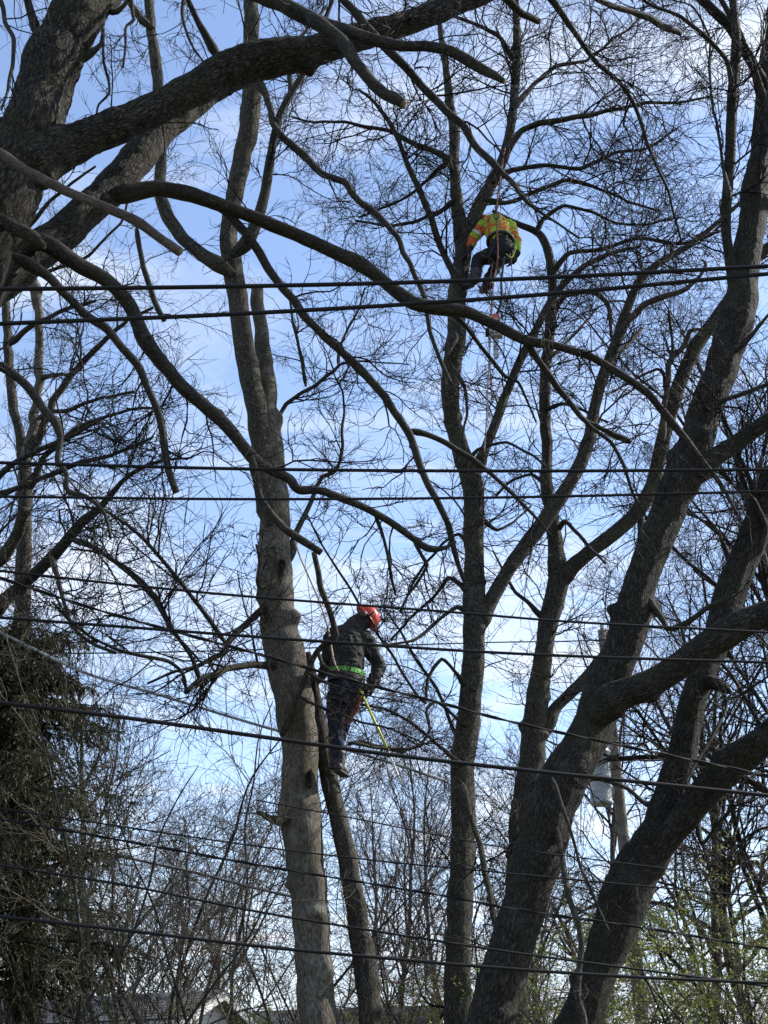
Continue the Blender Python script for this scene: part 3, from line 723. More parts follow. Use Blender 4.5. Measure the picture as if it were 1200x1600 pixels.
# --- centre tree the hi-vis climber hangs in --------------------------------
T3 = [
 S('trunk', (17.0, 17.0), [(712, None, 70), (714, 1700, 52), (716, 1550, 46), (720, 1400, 44), (722, 1280, 43), (725, 1180, 43), (733, 1080, 42), (740, 1000, 40), (741, 920, 40), (742, 840, 37), (738, 770, 36), (722, 710, 34), (706, 655, 33), (702, 605, 33), (710, 545, 32), (714, 490, 30), (718, 440, 30), (722, 400, 28), (720, 365, 27), (712, 310, 20), (709, 260, 19), (708, 210, 18), (702, 150, 16), (698, 110, 12), (690, 50, 10), (680, -20, 8)],
   mat='bark_mid', seg=32, step=0.03, fine=0.03, amp=0.05, knots=9, tw=(0.9, 0.5, 1.3, 'fine')),
 S('limb', (17.0, 16.6), [(722, 385, 30), (735, 350, 24), (752, 315, 22), (772, 280, 20), (788, 240, 18), (798, 190, 17), (805, 130, 16), (808, 70, 14), (806, 10, 12), (800, -60, 10)],
   mat='bark_mid', seg=18, fine=0.02, knots=3, tw=(2.2, 0.5, 1.4, 'dense')),
 S('limb', (17.0, 16.8), [(738, 1000, 40), (760, 950, 27), (788, 900, 25), (822, 850, 25), (850, 812, 27), (880, 770, 25), (905, 725, 24), (922, 680, 22), (930, 635, 21), (942, 585, 20), (960, 540, 20), (974, 500, 18), (985, 468, 17), (998, 438, 15), (1018, 418, 14), (1048, 398, 12), (1080, 380, 10), (1125, 345, 8), (1165, 310, 6)],
   mat='bark_mid', seg=20, fine=0.03, knots=5, tw=(1.6, 0.5, 1.4, 'fine')),
 S('branch', (16.9, 16.4), [(962, 536, 16), (980, 498, 12), (1010, 475, 11), (1045, 462, 10), (1070, 450, 9), (1090, 432, 7), (1102, 412, 6), (1096, 405, 4)], mat='bark_dead', tw=(1.5, 0.3, 0.8, 'sparse')),
 S('branch', (16.9, 17.6), [(952, 566, 12), (972, 545, 9), (990, 525, 8), (1003, 512, 6)], cap='cut'),
 S('limb', (17.0, 16.7), [(742, 745, 28), (755, 708, 17), (772, 665, 16), (790, 615, 15), (806, 580, 15), (826, 535, 14), (848, 490, 13), (866, 462, 13), (890, 435, 12), (918, 412, 10), (955, 395, 8), (1000, 385, 6)], mat='bark_mid', tw=(2.4, 0.5, 1.3, 'fine')),
 S('branch', (16.9, 16.0), [(722, 445, 22), (708, 420, 12), (692, 385, 12), (672, 335, 11), (652, 292, 11), (636, 258, 10), (624, 222, 9), (608, 185, 8), (588, 160, 6), (560, 140, 4)], tw=(2.6, 0.5, 1.3, 'fine')),
 S('branch', (16.9, 15.9), [(706, 265, 18), (695, 245, 12), (670, 233, 10), (640, 222, 9), (610, 206, 8), (575, 198, 7), (540, 190, 6), (495, 192, 5), (455, 182, 4)], mat='bark_mid', tw=(3.4, 0.5, 1.2, 'dense')),
 S('branch', (16.9, 17.9), [(709, 250, 14), (680, 268, 7), (650, 295, 6), (615, 318, 5), (560, 340, 4)], tw=(3.0, 0.5, 1.3, 'dense')),
 S('branch', (16.9, 17.6), [(712, 310, 14), (690, 330, 7), (650, 345, 6), (600, 352, 5), (555, 345, 4)], tw=(3.0, 0.5, 1.3, 'dense')),
 S('branch', (16.8, 16.0), [(785, 245, 16), (812, 205, 11), (840, 195, 11), (880, 188, 10), (920, 182, 9), (960, 172, 7), (1010, 162, 6), (1060, 160, 5), (1110, 150, 4)], mat='bark_mid', tw=(3.2, 0.5, 1.4, 'dense')),
 S('branch', (16.8, 17.6), [(770, 285, 16), (800, 265, 10), (850, 258, 8), (905, 262, 7), (960, 240, 6), (1010, 232, 5), (1060, 200, 4)], tw=(3.2, 0.5, 1.4, 'dense')),
 S('branch', (16.8, 17.8), [(756, 312, 16), (790, 318, 9), (840, 300, 8), (885, 280, 7), (930, 290, 6), (985, 315, 5), (1030, 330, 4)], tw=(3.2, 0.5, 1.4, 'dense')),
 S('branch', (16.7, 17.8), [(800, 170, 14), (835, 130, 8), (870, 105, 7), (915, 95, 6), (960, 60, 5), (1000, 30, 4)], tw=(3.4, 0.5, 1.4, 'dense')),
 S('branch', (16.7, 16.0), [(806, 100, 13), (780, 60, 8), (750, 40, 7), (700, 20, 5), (660, -10, 4)], tw=(3.4, 0.5, 1.3, 'dense')),
 S('branch', (16.9, 17.6), [(735, 930, 20), (722, 915, 9), (700, 905, 7), (676, 935, 6), (640, 968, 5), (610, 1000, 4)], tw=(1.6, 0.4, 1.2, 'fine')),
 S('branch', (16.9, 17.3), [(735, 1120, 16), (722, 1160, 9), (705, 1130, 6), (680, 1075, 6), (648, 1030, 5), (625, 985, 4), (600, 950, 3)], tw=(1.8, 0.4, 1.2, 'fine')),
 S('branch', (16.8, 15.4), [(722, 1225, 20), (735, 1270, 10), (750, 1330, 11), (762, 1380, 11), (776, 1440, 11), (788, 1480, 10), (800, 1508, 8), (808, 1530, 5)], mat='bark_mid', tw=(0.8, 0.3, 0.9, 'sparse')),
 S('branch', (16.9, 15.8), [(712, 520, 20), (700, 560, 8), (716, 590, 7), (725, 612, 6), (732, 640, 5), (722, 690, 4)], tw=(1.8, 0.3, 0.9, 'fine')),
 S('branch', (16.9, 16.2), [(722, 735, 16), (745, 700, 6), (790, 690, 5), (835, 712, 5), (860, 735, 3)], tw=(2, 0.3, 0.9, 'fine')),
]
T3 += [
 S('branch', (16.9, 15.6), [(733, 1080, 16), (712, 1052, 6), (690, 1030, 6), (668, 1062, 6), (664, 1098, 5), (642, 1075, 5), (610, 1020, 5), (575, 968, 4.5), (535, 900, 4.5), (500, 845, 4), (478, 800, 3)], tw=(1.8, 0.3, 1.0, 'fine')),
 S('branch', (16.9, 16.0), [(735, 1140, 14), (708, 1118, 6), (680, 1098, 6), (665, 1112, 6), (672, 1140, 6), (660, 1165, 6), (630, 1172, 7), (600, 1168, 7), (565, 1158, 7), (545, 1163, 6)], tw=(1.6, 0.3, 0.9, 'fine')),
 S('branch', (16.9, 16.2), [(738, 960, 14), (715, 948, 7), (690, 965, 6), (660, 990, 6), (640, 1002, 5), (600, 1008, 4)], tw=(2.0, 0.3, 1.0, 'fine')),
 S('branch', (16.9, 16.0), [(727, 1200, 14), (700, 1178, 7), (670, 1150, 6), (640, 1128, 6), (600, 1108, 5), (560, 1100, 4)], tw=(1.6, 0.3, 0.9, 'fine')),
 S('branch', (16.9, 17.8), [(742, 860, 12), (715, 835, 6), (690, 850, 5), (650, 900, 5), (625, 955, 4)], tw=(1.8, 0.3, 1.0, 'fine')),
 S('branch', (16.9, 17.8), [(742, 800, 12), (775, 830, 6), (800, 815, 5), (830, 790, 4)], tw=(1.8, 0.3, 1.0, 'fine')),
]
make_tree('tall forked grey tree in the centre that the hi-vis climber hangs in', 17.0, T3, seed=33)

# --- twin-stemmed tree right of centre ---------------------------------------
T4 = [
 S('trunk', (18.2, 18.2), [(800, None, 62), (806, 1600, 50), (812, 1400, 46), (818, 1290, 46), (828, 1200, 42), (838, 1120, 42), (846, 1060, 38), (856, 985, 38), (868, 930, 40), (874, 895, 36), (868, 850, 27), (860, 790, 24), (854, 720, 22), (852, 640, 21), (854, 570, 20), (858, 510, 20), (862, 455, 17), (858, 400, 16), (848, 372, 15), (836, 360, 13), (815, 352, 11), (795, 342, 9), (770, 330, 6)],
   mat='bark_mid', seg=26, fine=0.025, knots=8, tw=(1.0, 0.4, 1.2, 'fine')),
 S('limb', (18.2, 17.2), [(868, 925, 36), (890, 890, 28), (925, 862, 27), (962, 832, 26), (995, 800, 27), (1016, 768, 27), (1028, 725, 27), (1038, 680, 26), (1050, 640, 25), (1062, 600, 25), (1078, 562, 25), (1098, 528, 24), (1118, 498, 23), (1138, 466, 21), (1160, 430, 19), (1200, 385, 16), (1260, 330, 12)],
   mat='bark_mid', seg=20, fine=0.025, knots=6, tw=(1.4, 0.4, 1.3, 'fine')),
 S('branch', (17.6, 17.2), [(1036, 690, 16), (1036, 640, 11), (1042, 600, 10), (1050, 565, 10), (1064, 548, 9), (1072, 530, 8), (1076, 515, 8), (1098, 514, 4)], mat='bark_dead', tw=(1.4, 0.2, 0.7, 'sparse')),
 S('branch', (17.6, 17.2), [(1050, 570, 8), (1050, 540, 6), (1048, 515, 6), (1045, 492, 6), (1044, 480, 3)], mat='bark_dead'),
 S('branch', (17.6, 17.0), [(1040, 615, 9), (1038, 588, 6), (1030, 578, 6), (1010, 585, 5), (985, 598, 5), (960, 612, 4), (945, 616, 2)], tw=(2, 0.2, 0.6, 'sparse')),
 S('limb', (18.2, 18.5), [(850, 1150, 34), (868, 1108, 22), (895, 1082, 22), (920, 1052, 20), (945, 1020, 19), (965, 985, 18), (985, 930, 17), (1000, 860, 15), (1002, 790, 12)], mat='bark_mid', fine=0.02, tw=(1.6, 0.5, 1.3, 'fine')),
 S('branch', (18.2, 17.8), [(856, 970, 26), (840, 958, 11), (826, 942, 8), (805, 925, 7), (785, 890, 5), (770, 860, 3)], tw=(2, 0.4, 1.1, 'fine')),
 S('branch', (18.2, 17.2), [(872, 830, 14), (882, 815, 7), (905, 835, 7), (925, 858, 6), (945, 880, 5)], tw=(1.5, 0.4, 1.0, 'fine')),
 S('branch', (18.2, 18.8), [(858, 500, 14), (880, 465, 9), (905, 455, 9), (930, 455, 10), (950, 472, 9), (953, 500, 7), (955, 525, 5), (962, 545, 3)], mat='bark_dead', tw=(1.6, 0.3, 0.8, 'fine')),
 S('branch', (18.1, 18.6), [(838, 362, 10), (850, 340, 8), (880, 320, 7), (925, 330, 6), (960, 350, 5), (1010, 352, 4), (1060, 340, 3)], tw=(3.2, 0.5, 1.3, 'dense')),
 S('branch', (18.1, 17.6), [(860, 430, 12), (890, 395, 8), (940, 390, 7), (1000, 372, 7), (1060, 380, 6), (1100, 372, 5), (1140, 340, 4)], tw=(2.8, 0.5, 1.3, 'dense')),
 S('branch', (18.1, 18.8), [(855, 560, 10), (880, 540, 6), (910, 510, 5), (935, 480, 4)], tw=(2.4, 0.4, 1.0, 'fine')),
 S('branch', (18.1, 17.5), [(853, 640, 10), (880, 630, 6), (910, 640, 5), (950, 660, 4)], tw=(2.4, 0.4, 1.0, 'fine')),
 S('branch', (18.2, 18.9), [(855, 760, 10), (830, 742, 6), (800, 750, 5), (775, 775, 4)], tw=(2.2, 0.4, 1.0, 'fine')),
]
make_tree('slender twin-stemmed tree right of the centre trunk, partly behind the leaning trunk', 18.2, T4, seed=44)

# --- dark leaning trunk, right of centre --------------------------------------
T5 = [
 S('trunk', (12.6, 12.9), [(700, None, 150), (740, 1720, 116), (772, 1590, 100), (798, 1490, 96), (828, 1400, 92), (850, 1320, 94), (876, 1240, 96), (906, 1165, 92), (932, 1105, 88), (958, 1040, 78), (980, 970, 74), (1000, 910, 72), (1024, 850, 72), (1050, 785, 74), (1076, 725, 76), (1094, 670, 66), (1112, 610, 64), (1132, 550, 62), (1152, 490, 66), (1164, 430, 62), (1172, 370, 56), (1182, 310, 54), (1192, 230, 50), (1200, 140, 46), (1210, 40, 42), (1218, -80, 36)],
   mat='bark_dark', seg=48, step=0.032, fine=0.035, amp=0.05, knots=7),
 S('limb', (12.6, 11.8), [(925, 1130, 84), (960, 1095, 64), (1005, 1074, 58), (1050, 1046, 58), (1095, 1018, 58), (1135, 990, 56), (1170, 968, 52), (1215, 950, 48), (1280, 930, 42), (1400, 880, 30)], mat='bark_dark', seg=40, step=0.03, fine=0.035, knots=4, flare=0.3, tw=(0.8, 0.3, 1.0, 'sparse')),
 S('limb', (12.7, 12.2), [(1085, 752, 60), (1115, 716, 44), (1150, 690, 38), (1190, 662, 34), (1235, 632, 32), (1330, 560, 24)], mat='bark_dark', seg=30, fine=0.03, flare=0.22, tw=(1.0, 0.3, 1.2, 'fine')),
 S('limb', (12.8, 12.2), [(1160, 480, 50), (1150, 448, 28), (1140, 400, 21), (1133, 360, 21), (1134, 310, 21), (1138, 260, 21), (1142, 200, 21), (1146, 140, 20), (1150, 80, 18), (1147, 20, 16), (1140, -60, 14)], mat='bark_dark', seg=20, fine=0.025, knots=3, tw=(1.4, 0.3, 1.2, 'fine')),
 S('limb', (12.9, 12.3), [(1200, 190, 40), (1198, 140, 26), (1182, 110, 22), (1160, 70, 20), (1140, 42, 21), (1112, 15, 21), (1085, -15, 20), (1040, -60, 16)], mat='bark_dark', seg=20, fine=0.025, knots=3, tw=(1.4, 0.3, 1.2, 'droop')),
 S('branch', (12.9, 12.0), [(1196, 200, 30), (1178, 120, 16), (1165, 80, 14), (1150, 40, 12), (1125, 0, 10), (1090, -60, 8)], tw=(2.5, 0.3, 1.2, 'fine')),
 S('branch', (12.4, 13.2), [(1140, 310, 14), (1130, 250, 6), (1112, 150, 6), (1108, 60, 5), (1085, 10, 4), (1050, 0, 3)], tw=(3, 0.4, 1.2, 'fine')),
 S('branch', (12.3, 11.6), [(1145, 140, 13), (1135, 95, 9), (1100, 55, 9), (1065, 25, 8), (1025, 10, 7), (990, -10, 5)], tw=(2.5, 0.3, 1.0, 'fine')),
 S('branch', (12.8, 12.4), [(1125, 560, 20), (1160, 540, 8), (1185, 510, 7), (1210, 480, 5)], tw=(3, 0.4, 1.3, 'fine')),
 S('branch', (12.7, 12.5), [(1085, 770, 26), (1110, 640, 10), (1160, 618, 9), (1205, 600, 8), (1250, 585, 6)], tw=(3, 0.4, 1.4, 'fine')),
 S('branch', (12.7, 12.3), [(1005, 925, 20), (1040, 985, 11), (1060, 982, 12), (1090, 965, 11), (1115, 948, 11), (1150, 930, 7)], tw=(0.8, 0.3, 0.9, 'sparse')),
 S('branch', (12.6, 11.9), [(850, 1240, 16), (878, 1340, 12), (888, 1400, 12), (905, 1450, 12), (908, 1500, 11), (905, 1560, 12), (915, 1600, 12), (918, 1680, 12)], mat='bark_mid', tw=(0.6, 0.3, 0.9, 'sparse')),
 S('branch', (12.4, 12.0), [(862, 1215, 12), (888, 1290, 6), (905, 1350, 6), (925, 1400, 6), (938, 1425, 5), (952, 1456, 4)], tw=(1.4, 0.2, 0.8, 'sparse')),
]
make_tree('thick dark trunk leaning right, lowest of its forks level with the dark-jacketed worker', 12.6, T5, seed=55, kw=0.9)

# --- second dark leaning pair, far right ---------------------------------------
T6 = [
 S('trunk', (13.6, 13.6), [(820, None, 130), (868, 1720, 104), (906, 1600, 84), (932, 1520, 82), (958, 1445, 88), (988, 1380, 96), (1015, 1325, 82), (1038, 1265, 64), (1058, 1200, 60), (1072, 1140, 58), (1088, 1075, 58), (1112, 1010, 58), (1130, 950, 58), (1152, 890, 58), (1178, 835, 56), (1205, 775, 54), (1250, 690, 46), (1320, 560, 34)],
   mat='bark_dark', seg=40, step=0.035, fine=0.035, knots=6),
 S('limb', (13.75, 12.6), [(968, 1420, 60), (1002, 1362, 62), (1038, 1310, 58), (1072, 1270, 58), (1108, 1228, 58), (1146, 1190, 60), (1185, 1160, 56), (1230, 1118, 52), (1320, 1030, 40)], mat='bark_dark', seg=40, step=0.03, fine=0.03, knots=4, flare=0.3, tw=(0.7, 0.3, 1.0, 'sparse')),
 S('stub', (13.6, 13.2), [(1095, 1062, 40), (1118, 1068, 24), (1130, 1072, 20), (1138, 1080, 14)], mat='bark_dark', fine=0.03),
 S('branch', (13.4, 12.8), [(1130, 1078, 12), (1135, 1105, 6), (1125, 1128, 7), (1105, 1165, 7), (1088, 1195, 6), (1070, 1225, 5)], tw=(1.0, 0.3, 0.8, 'sparse')),
 S('branch', (13.4, 12.6), [(1132, 1092, 6), (1150, 1090, 6), (1180, 1072, 5), (1215, 1045, 4)], tw=(1.6, 0.3, 0.9, 'sparse')),
 S('branch', (13.6, 14.0), [(1040, 1262, 26), (1005, 1255, 9), (980, 1232, 9), (955, 1222, 8), (930, 1218, 7), (900, 1225, 5)], mat='bark_mid', tw=(1.0, 0.3, 0.9, 'sparse')),
 S('branch', (13.5, 12.9), [(1085, 1250, 20), (1095, 1320, 9), (1120, 1290, 7), (1150, 1262, 6), (1180, 1250, 5)], tw=(1.4, 0.3, 0.9, 'sparse')),
 S('branch', (13.6, 13.0), [(1190, 800, 24), (1172, 745, 11), (1152, 700, 7), (1130, 650, 5)], tw=(2.6, 0.4, 1.3, 'fine')),
 S('branch', (13.6, 13.1), [(1160, 870, 24), (1185, 860, 14), (1195, 820, 12), (1180, 780, 9), (1150, 760, 7), (1120, 720, 5)], tw=(1.8, 0.3, 1.1, 'fine')),
 S('branch', (13.6, 14.3), [(1150, 900, 20), (1120, 830, 7), (1095, 800, 6), (1060, 760, 5)], tw=(2.2, 0.4, 1.1, 'fine')),
]
make_tree('dark trunk at the right edge splitting low into two thick leaning stems', 13.6, T6, seed=66, kw=0.88)

# --- pale tree behind, left edge -------------------------------------------------
T7 = [
 S('trunk', (19.0, 19.0), [(30, None, 70), (34, 1500, 46), (36, 1200, 40), (36, 1000, 34), (38, 880, 28), (40, 800, 24), (38, 740, 24), (30, 680, 18), (20, 620, 17), (14, 550, 17), (12, 500, 16), (8, 440, 14), (0, 380, 12)], mat='bark_mid', seg=20, tw=(1.4, 0.5, 1.5, 'dense')),
 S('limb', (19.0, 18.5), [(38, 745, 22), (48, 680, 17), (55, 630, 16), (62, 580, 16), (62, 540, 16), (58, 480, 16), (60, 455, 22), (48, 430, 16), (35, 400, 13), (15, 360, 10)], mat='bark_pale', tw=(1.4, 0.5, 1.5, 'dense')),
 S('limb', (19.0, 18.2), [(40, 725, 18), (60, 690, 14), (85, 630, 13), (110, 590, 12), (135, 560, 11), (165, 530, 9), (200, 500, 7), (240, 480, 5)], mat='bark_mid', tw=(3.0, 0.6, 1.6, 'dense')),
 S('branch', (18.5, 17.5), [(58, 655, 12), (85, 642, 8), (115, 640, 7), (160, 622, 6), (210, 612, 5)], tw=(3.0, 0.6, 1.5, 'dense')),
 S('branch', (19.0, 18.0), [(40, 770, 18), (65, 722, 11), (95, 690, 10), (120, 670, 9), (155, 652, 7), (205, 640, 6), (250, 640, 4)], tw=(3.0, 0.6, 1.5, 'dense')),
 S('branch', (18.9, 17.2), [(60, 590, 12), (85, 588, 8), (112, 584, 7), (130, 572, 5), (122, 555, 4)], tw=(3.0, 0.5, 1.4, 'dense')),
 S('branch', (18.9, 18.3), [(14, 540, 12), (38, 520, 10), (70, 500, 8), (110, 480, 7), (150, 470, 5)], tw=(3.2, 0.5, 1.4, 'dense')),
 S('branch', (18.9, 18.3), [(10, 470, 12), (40, 440, 9), (90, 420, 7), (140, 400, 6), (190, 350, 5), (200, 310, 4)], tw=(3.0, 0.5, 1.4, 'dense')),
 S('branch', (18.9, 18.0), [(5, 410, 11), (40, 360, 8), (75, 320, 7), (110, 290, 6), (150, 260, 4)], tw=(2.6, 0.5, 1.3, 'fine')),
 S('limb', (18.0, 16.4), [(-30, 975, 34), (10, 935, 25), (45, 905, 22), (80, 872, 22), (108, 842, 21), (130, 815, 18), (155, 795, 14), (178, 768, 10), (205, 740, 8), (250, 720, 6), (300, 715, 4)], mat='bark_dark', tw=(2.6, 0.6, 1.6, 'dense')),
 S('limb', (18.2, 17.6), [(-15, 890, 30), (5, 870, 24), (18, 850, 22), (30, 825, 20), (38, 795, 18)], mat='bark_mid', tw=(1.5, 0.5, 1.3, 'dense')),
 S('branch', (18.0, 16.6), [(-20, 760, 16), (15, 730, 10), (45, 712, 10), (90, 690, 9), (130, 668, 7), (170, 648, 5)], tw=(3.0, 0.6, 1.5, 'dense')),
 S('branch', (18.0, 16.6), [(-20, 780, 16), (30, 760, 10), (75, 740, 10), (130, 720, 9), (180, 708, 7), (220, 690, 6), (240, 682, 4)], tw=(3.0, 0.6, 1.5, 'dense')),
 S('branch', (17.0, 16.0), [(110, 842, 14), (150, 855, 8), (195, 890, 8), (240, 935, 7), (270, 985, 6), (310, 1030, 5)], tw=(2.6, 0.5, 1.4, 'fine')),
 S('branch', (17.2, 16.6), [(80, 870, 12), (95, 930, 8), (110, 975, 8), (135, 1000, 7), (180, 1020, 6)], tw=(2.6, 0.5, 1.4, 'fine')),
]
for s_ in T7:
    s_['tw'] = (s_['tw'][0] * 0.62,) + s_['tw'][1:]
make_tree('pale many-forked bare tree standing behind at the left edge', 19.0, T7, 'dense', 'twig_grey', seed=77)
# ------------------------------------------------------------------ trees further back (prototypes, then copies)
def leaf_quads(P, D, size, rng, w=0.28, jit=0.7):
    """small folded leaves at P pointing along D"""
    n = len(P)
    D = nrm(D + jit * rng.normal(size=(n, 3)))
    U = rng.normal(size=(n, 3)); W = nrm(np.cross(D, U)); Nn = np.cross(W, D)
    s = size * rng.uniform(0.6, 1.3, (n, 1))
    a = P; b = P + D * s * 0.5 + W * s * w + Nn * s * 0.08
    c = P + D * s; d = P + D * s * 0.5 - W * s * w + Nn * s * 0.08
    V = np.stack([a, b, c, d], 1).reshape(-1, 3)
    Q = np.arange(4 * n).reshape(-1, 4)
    return V, Q

def leaf_mat(name, c0, c1):
    m, n, l, b = new_mat(name)
    g = N(n, 'ShaderNodeNewGeometry')
    no = N(n, 'ShaderNodeTexNoise'); no.inputs['Scale'].default_value = 6.0; no.inputs['Detail'].default_value = 5
    l.new(g.outputs['Position'], no.inputs['Vector'])
    r = N(n, 'ShaderNodeValToRGB')
    r.color_ramp.elements[0].position = 0.3; r.color_ramp.elements[1].position = 0.7
    r.color_ramp.elements[0].color = (*c0, 1); r.color_ramp.elements[1].color = (*c1, 1)
    l.new(no.outputs['Fac'], r.inputs[0]); l.new(r.outputs[0], b.inputs['Base Color'])
    b.inputs['Roughness'].default_value = 0.55
    tr = N(n, 'ShaderNodeBsdfTranslucent'); l.new(r.outputs[0], tr.inputs['Color'])
    mx = N(n, 'ShaderNodeMixShader'); mx.inputs[0].default_value = 0.4
    l.new(b.outputs[0], mx.inputs[1]); l.new(tr.outputs[0], mx.inputs[2])
    l.new(mx.outputs[0], n['Material Output'].inputs[0])
    return m
M['leaf_spring'] = leaf_mat('leaf_spring', (0.11, 0.14, 0.025), (0.24, 0.28, 0.06))
M['needle'] = leaf_mat('needle', (0.024, 0.028, 0.011), (0.078, 0.078, 0.034))

def bare_proto(seed, H, r0, n_limb, limb_len, limb_ang, up, t0, tail, mat, twmat, n2=(5, 8), n3=(5, 8), n4=(4, 7), trunk_wob=0.05, rmin=0.004, stems=1, leaves=0, leaf_size=0.035):
    """one whole procedural tree at the origin: returns list of (part, mesh)"""
    rng = np.random.default_rng(seed)
    parts, twigs = [], []
    lvP, lvD = [], []
    for k in range(stems):
        K = 12
        if stems == 1:
            d0 = np.array([[0.02, 0.0, 1.0]]); b0 = np.zeros((1, 3))
        else:
            a = 2 * math.pi * k / stems + rng.uniform(-0.5, 0.5)
            d0 = np.array([[0.45 * math.cos(a), 0.45 * math.sin(a), 1.0]]) * 1.0
            b0 = np.array([[0.12 * math.cos(a), 0.12 * math.sin(a), 0.0]])
        h = H * (1 if stems == 1 else rng.uniform(0.7, 1.0))
        q = grow(b0, d0, np.array([h]), K, rng, trunk_wob, 0.05 if stems == 1 else 0.03)
        q[:, 0, 2] = -0.12
        rr = r0 * np.linspace(1, 0.12, K) ** 0.9
        st = stem_mesh('trunk', np.column_stack([q[0], rr]), mat, 12, 0.14, 0.05)
        parts.append(('trunk' if stems == 1 else 'stem', mesh_np('trunk', st['V'], st['Q'], st['T'], st['mats'], attr=st['A'], midx=st['mi'])))
        R = rr[None]
        q1, R1, L1 = sprout(q, R, np.array([h]), rng, n_limb, n_limb, t0, limb_ang, limb_len, (0.40, 0.62), 10, 0.13, up, 0.03, rmin=rmin * 2)
        twigs.append(tubes_np(q1, R1, 5))
        q2, R2, L2 = sprout(q1, R1, L1, rng, *n2, 0.15, (0.45, 1.0), (0.35, 0.65), (0.45, 0.65), 7, 0.18, up * 0.6, 0.05, rmin=rmin * 1.3)
        twigs.append(tubes_np(q2, R2, 4))
        q3, R3, L3 = sprout(q2, R2, L2, rng, *n3, 0.12, (0.4, 1.1), (0.35, 0.7), (0.5, 0.75), 5, 0.2, 0.02, 0.08, rmin=rmin)
        twigs.append(tubes_np(q3, R3, 3))
        q4 = q3
        if n4:
            q4, R4, L4 = sprout(q3, R3, L3, rng, *n4, 0.1, (0.4, 1.1), (0.35, 0.7), (0.6, 0.85), 4, 0.22, 0.02, 0.1, rmin=rmin * 0.8)
            twigs.append(tubes_np(q4, R4, 3))
        if leaves:
            pts = np.vstack([q3[:, 1:].reshape(-1, 3), q4[:, 1:].reshape(-1, 3)])
            dd = np.vstack([np.diff(q3, axis=1).reshape(-1, 3), np.diff(q4, axis=1).reshape(-1, 3)])
            w = 0.5 + 0.9 * vnoise(pts * 0.9, 3)
            pick = rng.uniform(size=len(pts)) < leaves * np.clip(w, 0, 1.2)
            lvP.append(pts[pick]); lvD.append(nrm(dd[pick]))
    V, Q = join_np(twigs)
    TRI[0] += 2 * len(Q)
    parts.append(('crown', mesh_np('crown', V, Q, mat=twmat)))
    if leaves:
        V, Q = leaf_quads(np.vstack(lvP), np.vstack(lvD), leaf_size, rng)
        TRI[0] += 2 * len(Q)
        parts.append(('leaves', mesh_np('leaves', V, Q, mat=M['leaf_spring'], smooth=False)))
    return parts

def place(parts, name, px, Y, scale, rot, label, cat, group, sz=None):
    x = (px - 600) / FPX * (Y / CP) * 1.0
    root = empty(name, (x, Y, -0.03), label, cat, group)
    root.rotation_euler = (0, 0, rot)
    root.scale = (scale, scale, sz or scale)
    for pn, me in parts:
        o = link(pn, me, root)
        if pn in ('crown', 'leaves'): o['kind'] = 'stuff'
    return root

PROTO = {
 'spread': bare_proto(101, 15, 0.17, 26, (0.22, 0.42), (0.5, 1.1), 0.045, 0.22, 0.2, M['bark_mid'], M['twig_grey'], n2=(6, 9), n3=(4, 7), n4=(3, 5), trunk_wob=0.09),
 'birch': bare_proto(102, 10.5, 0.08, 34, (0.16, 0.34), (0.35, 0.8), 0.09, 0.15, 0.2, M['bark_mid'], M['twig_pink'], n2=(5, 8), n3=(4, 6), n4=(2, 4), rmin=0.0040),
 'sapling': bare_proto(103, 6.6, 0.034, 11, (0.25, 0.5), (0.5, 1.2), 0.02, 0.15, 0.2, M['bark_branch'], M['twig_brush'], n2=(4, 6), n3=(3, 5), n4=(1, 3), stems=4, rmin=0.0034, trunk_wob=0.19),
 'leafy': bare_proto(104, 4.6, 0.03, 11, (0.25, 0.45), (0.5, 1.2), 0.0, 0.15, 0.2, M['bark_branch'], M['twig_brush'], n2=(4, 6), n3=(3, 5), n4=(2, 4), stems=6, rmin=0.0024, trunk_wob=0.14, leaves=0.9, leaf_size=0.040),
}
G_FAR = 'bare trees far behind'
far = [
 # px, Y, scale, rot, proto, label
 (620, 33, 1.00, 0.3, 'birch', 'fine pinkish bare tree low between the pale trunk and the centre trunk'),
 (560, 38, 1.05, 1.9, 'birch', 'faint far bare tree directly behind the pale trunk second stem'),
 (690, 40, 1.15, 4.1, 'birch', 'faint far bare tree close left of the centre trunk'),
 (790, 36, 1.00, 2.6, 'birch', 'far bare tree in the gap between the centre trunk and the leaning trunk'),
 (400, 42, 0.95, 5.0, 'birch', 'far bare tree low left of the pale trunk'),
 (300, 36, 0.85, 0.9, 'birch', 'far bare tree low beside the dark conifer'),
 (1010, 30, 0.80, 0.5, 'spread', 'bare tree behind the two leaning trunks at right'),
 (1190, 25, 0.95, 2.2, 'spread', 'tall bare tree behind the right edge of the picture'),
 (1290, 22, 1.00, 4.0, 'spread', 'bare tree just beyond the right edge, its twigs reaching in'),
 (1120, 34, 1.00, 3.1, 'spread', 'tall far bare tree between the right-hand stems'),
 (880, 44, 1.00, 1.2, 'spread', 'far bare tree behind the twin-stemmed tree'),
 (-60, 24, 0.95, 3.6, 'spread', 'bare tree just beyond the left edge, its twigs reaching in'),
 (190, 40, 0.90, 5.4, 'spread', 'far bare tree with tangled twigs behind the conifer'),
]
for px, Y, sc, rot, pk, lab in far:
    place(PROTO[pk], 'bare_tree', px, Y, sc, rot, lab, 'tree', G_FAR)
G_SAP = 'thin saplings and brush along the bottom'
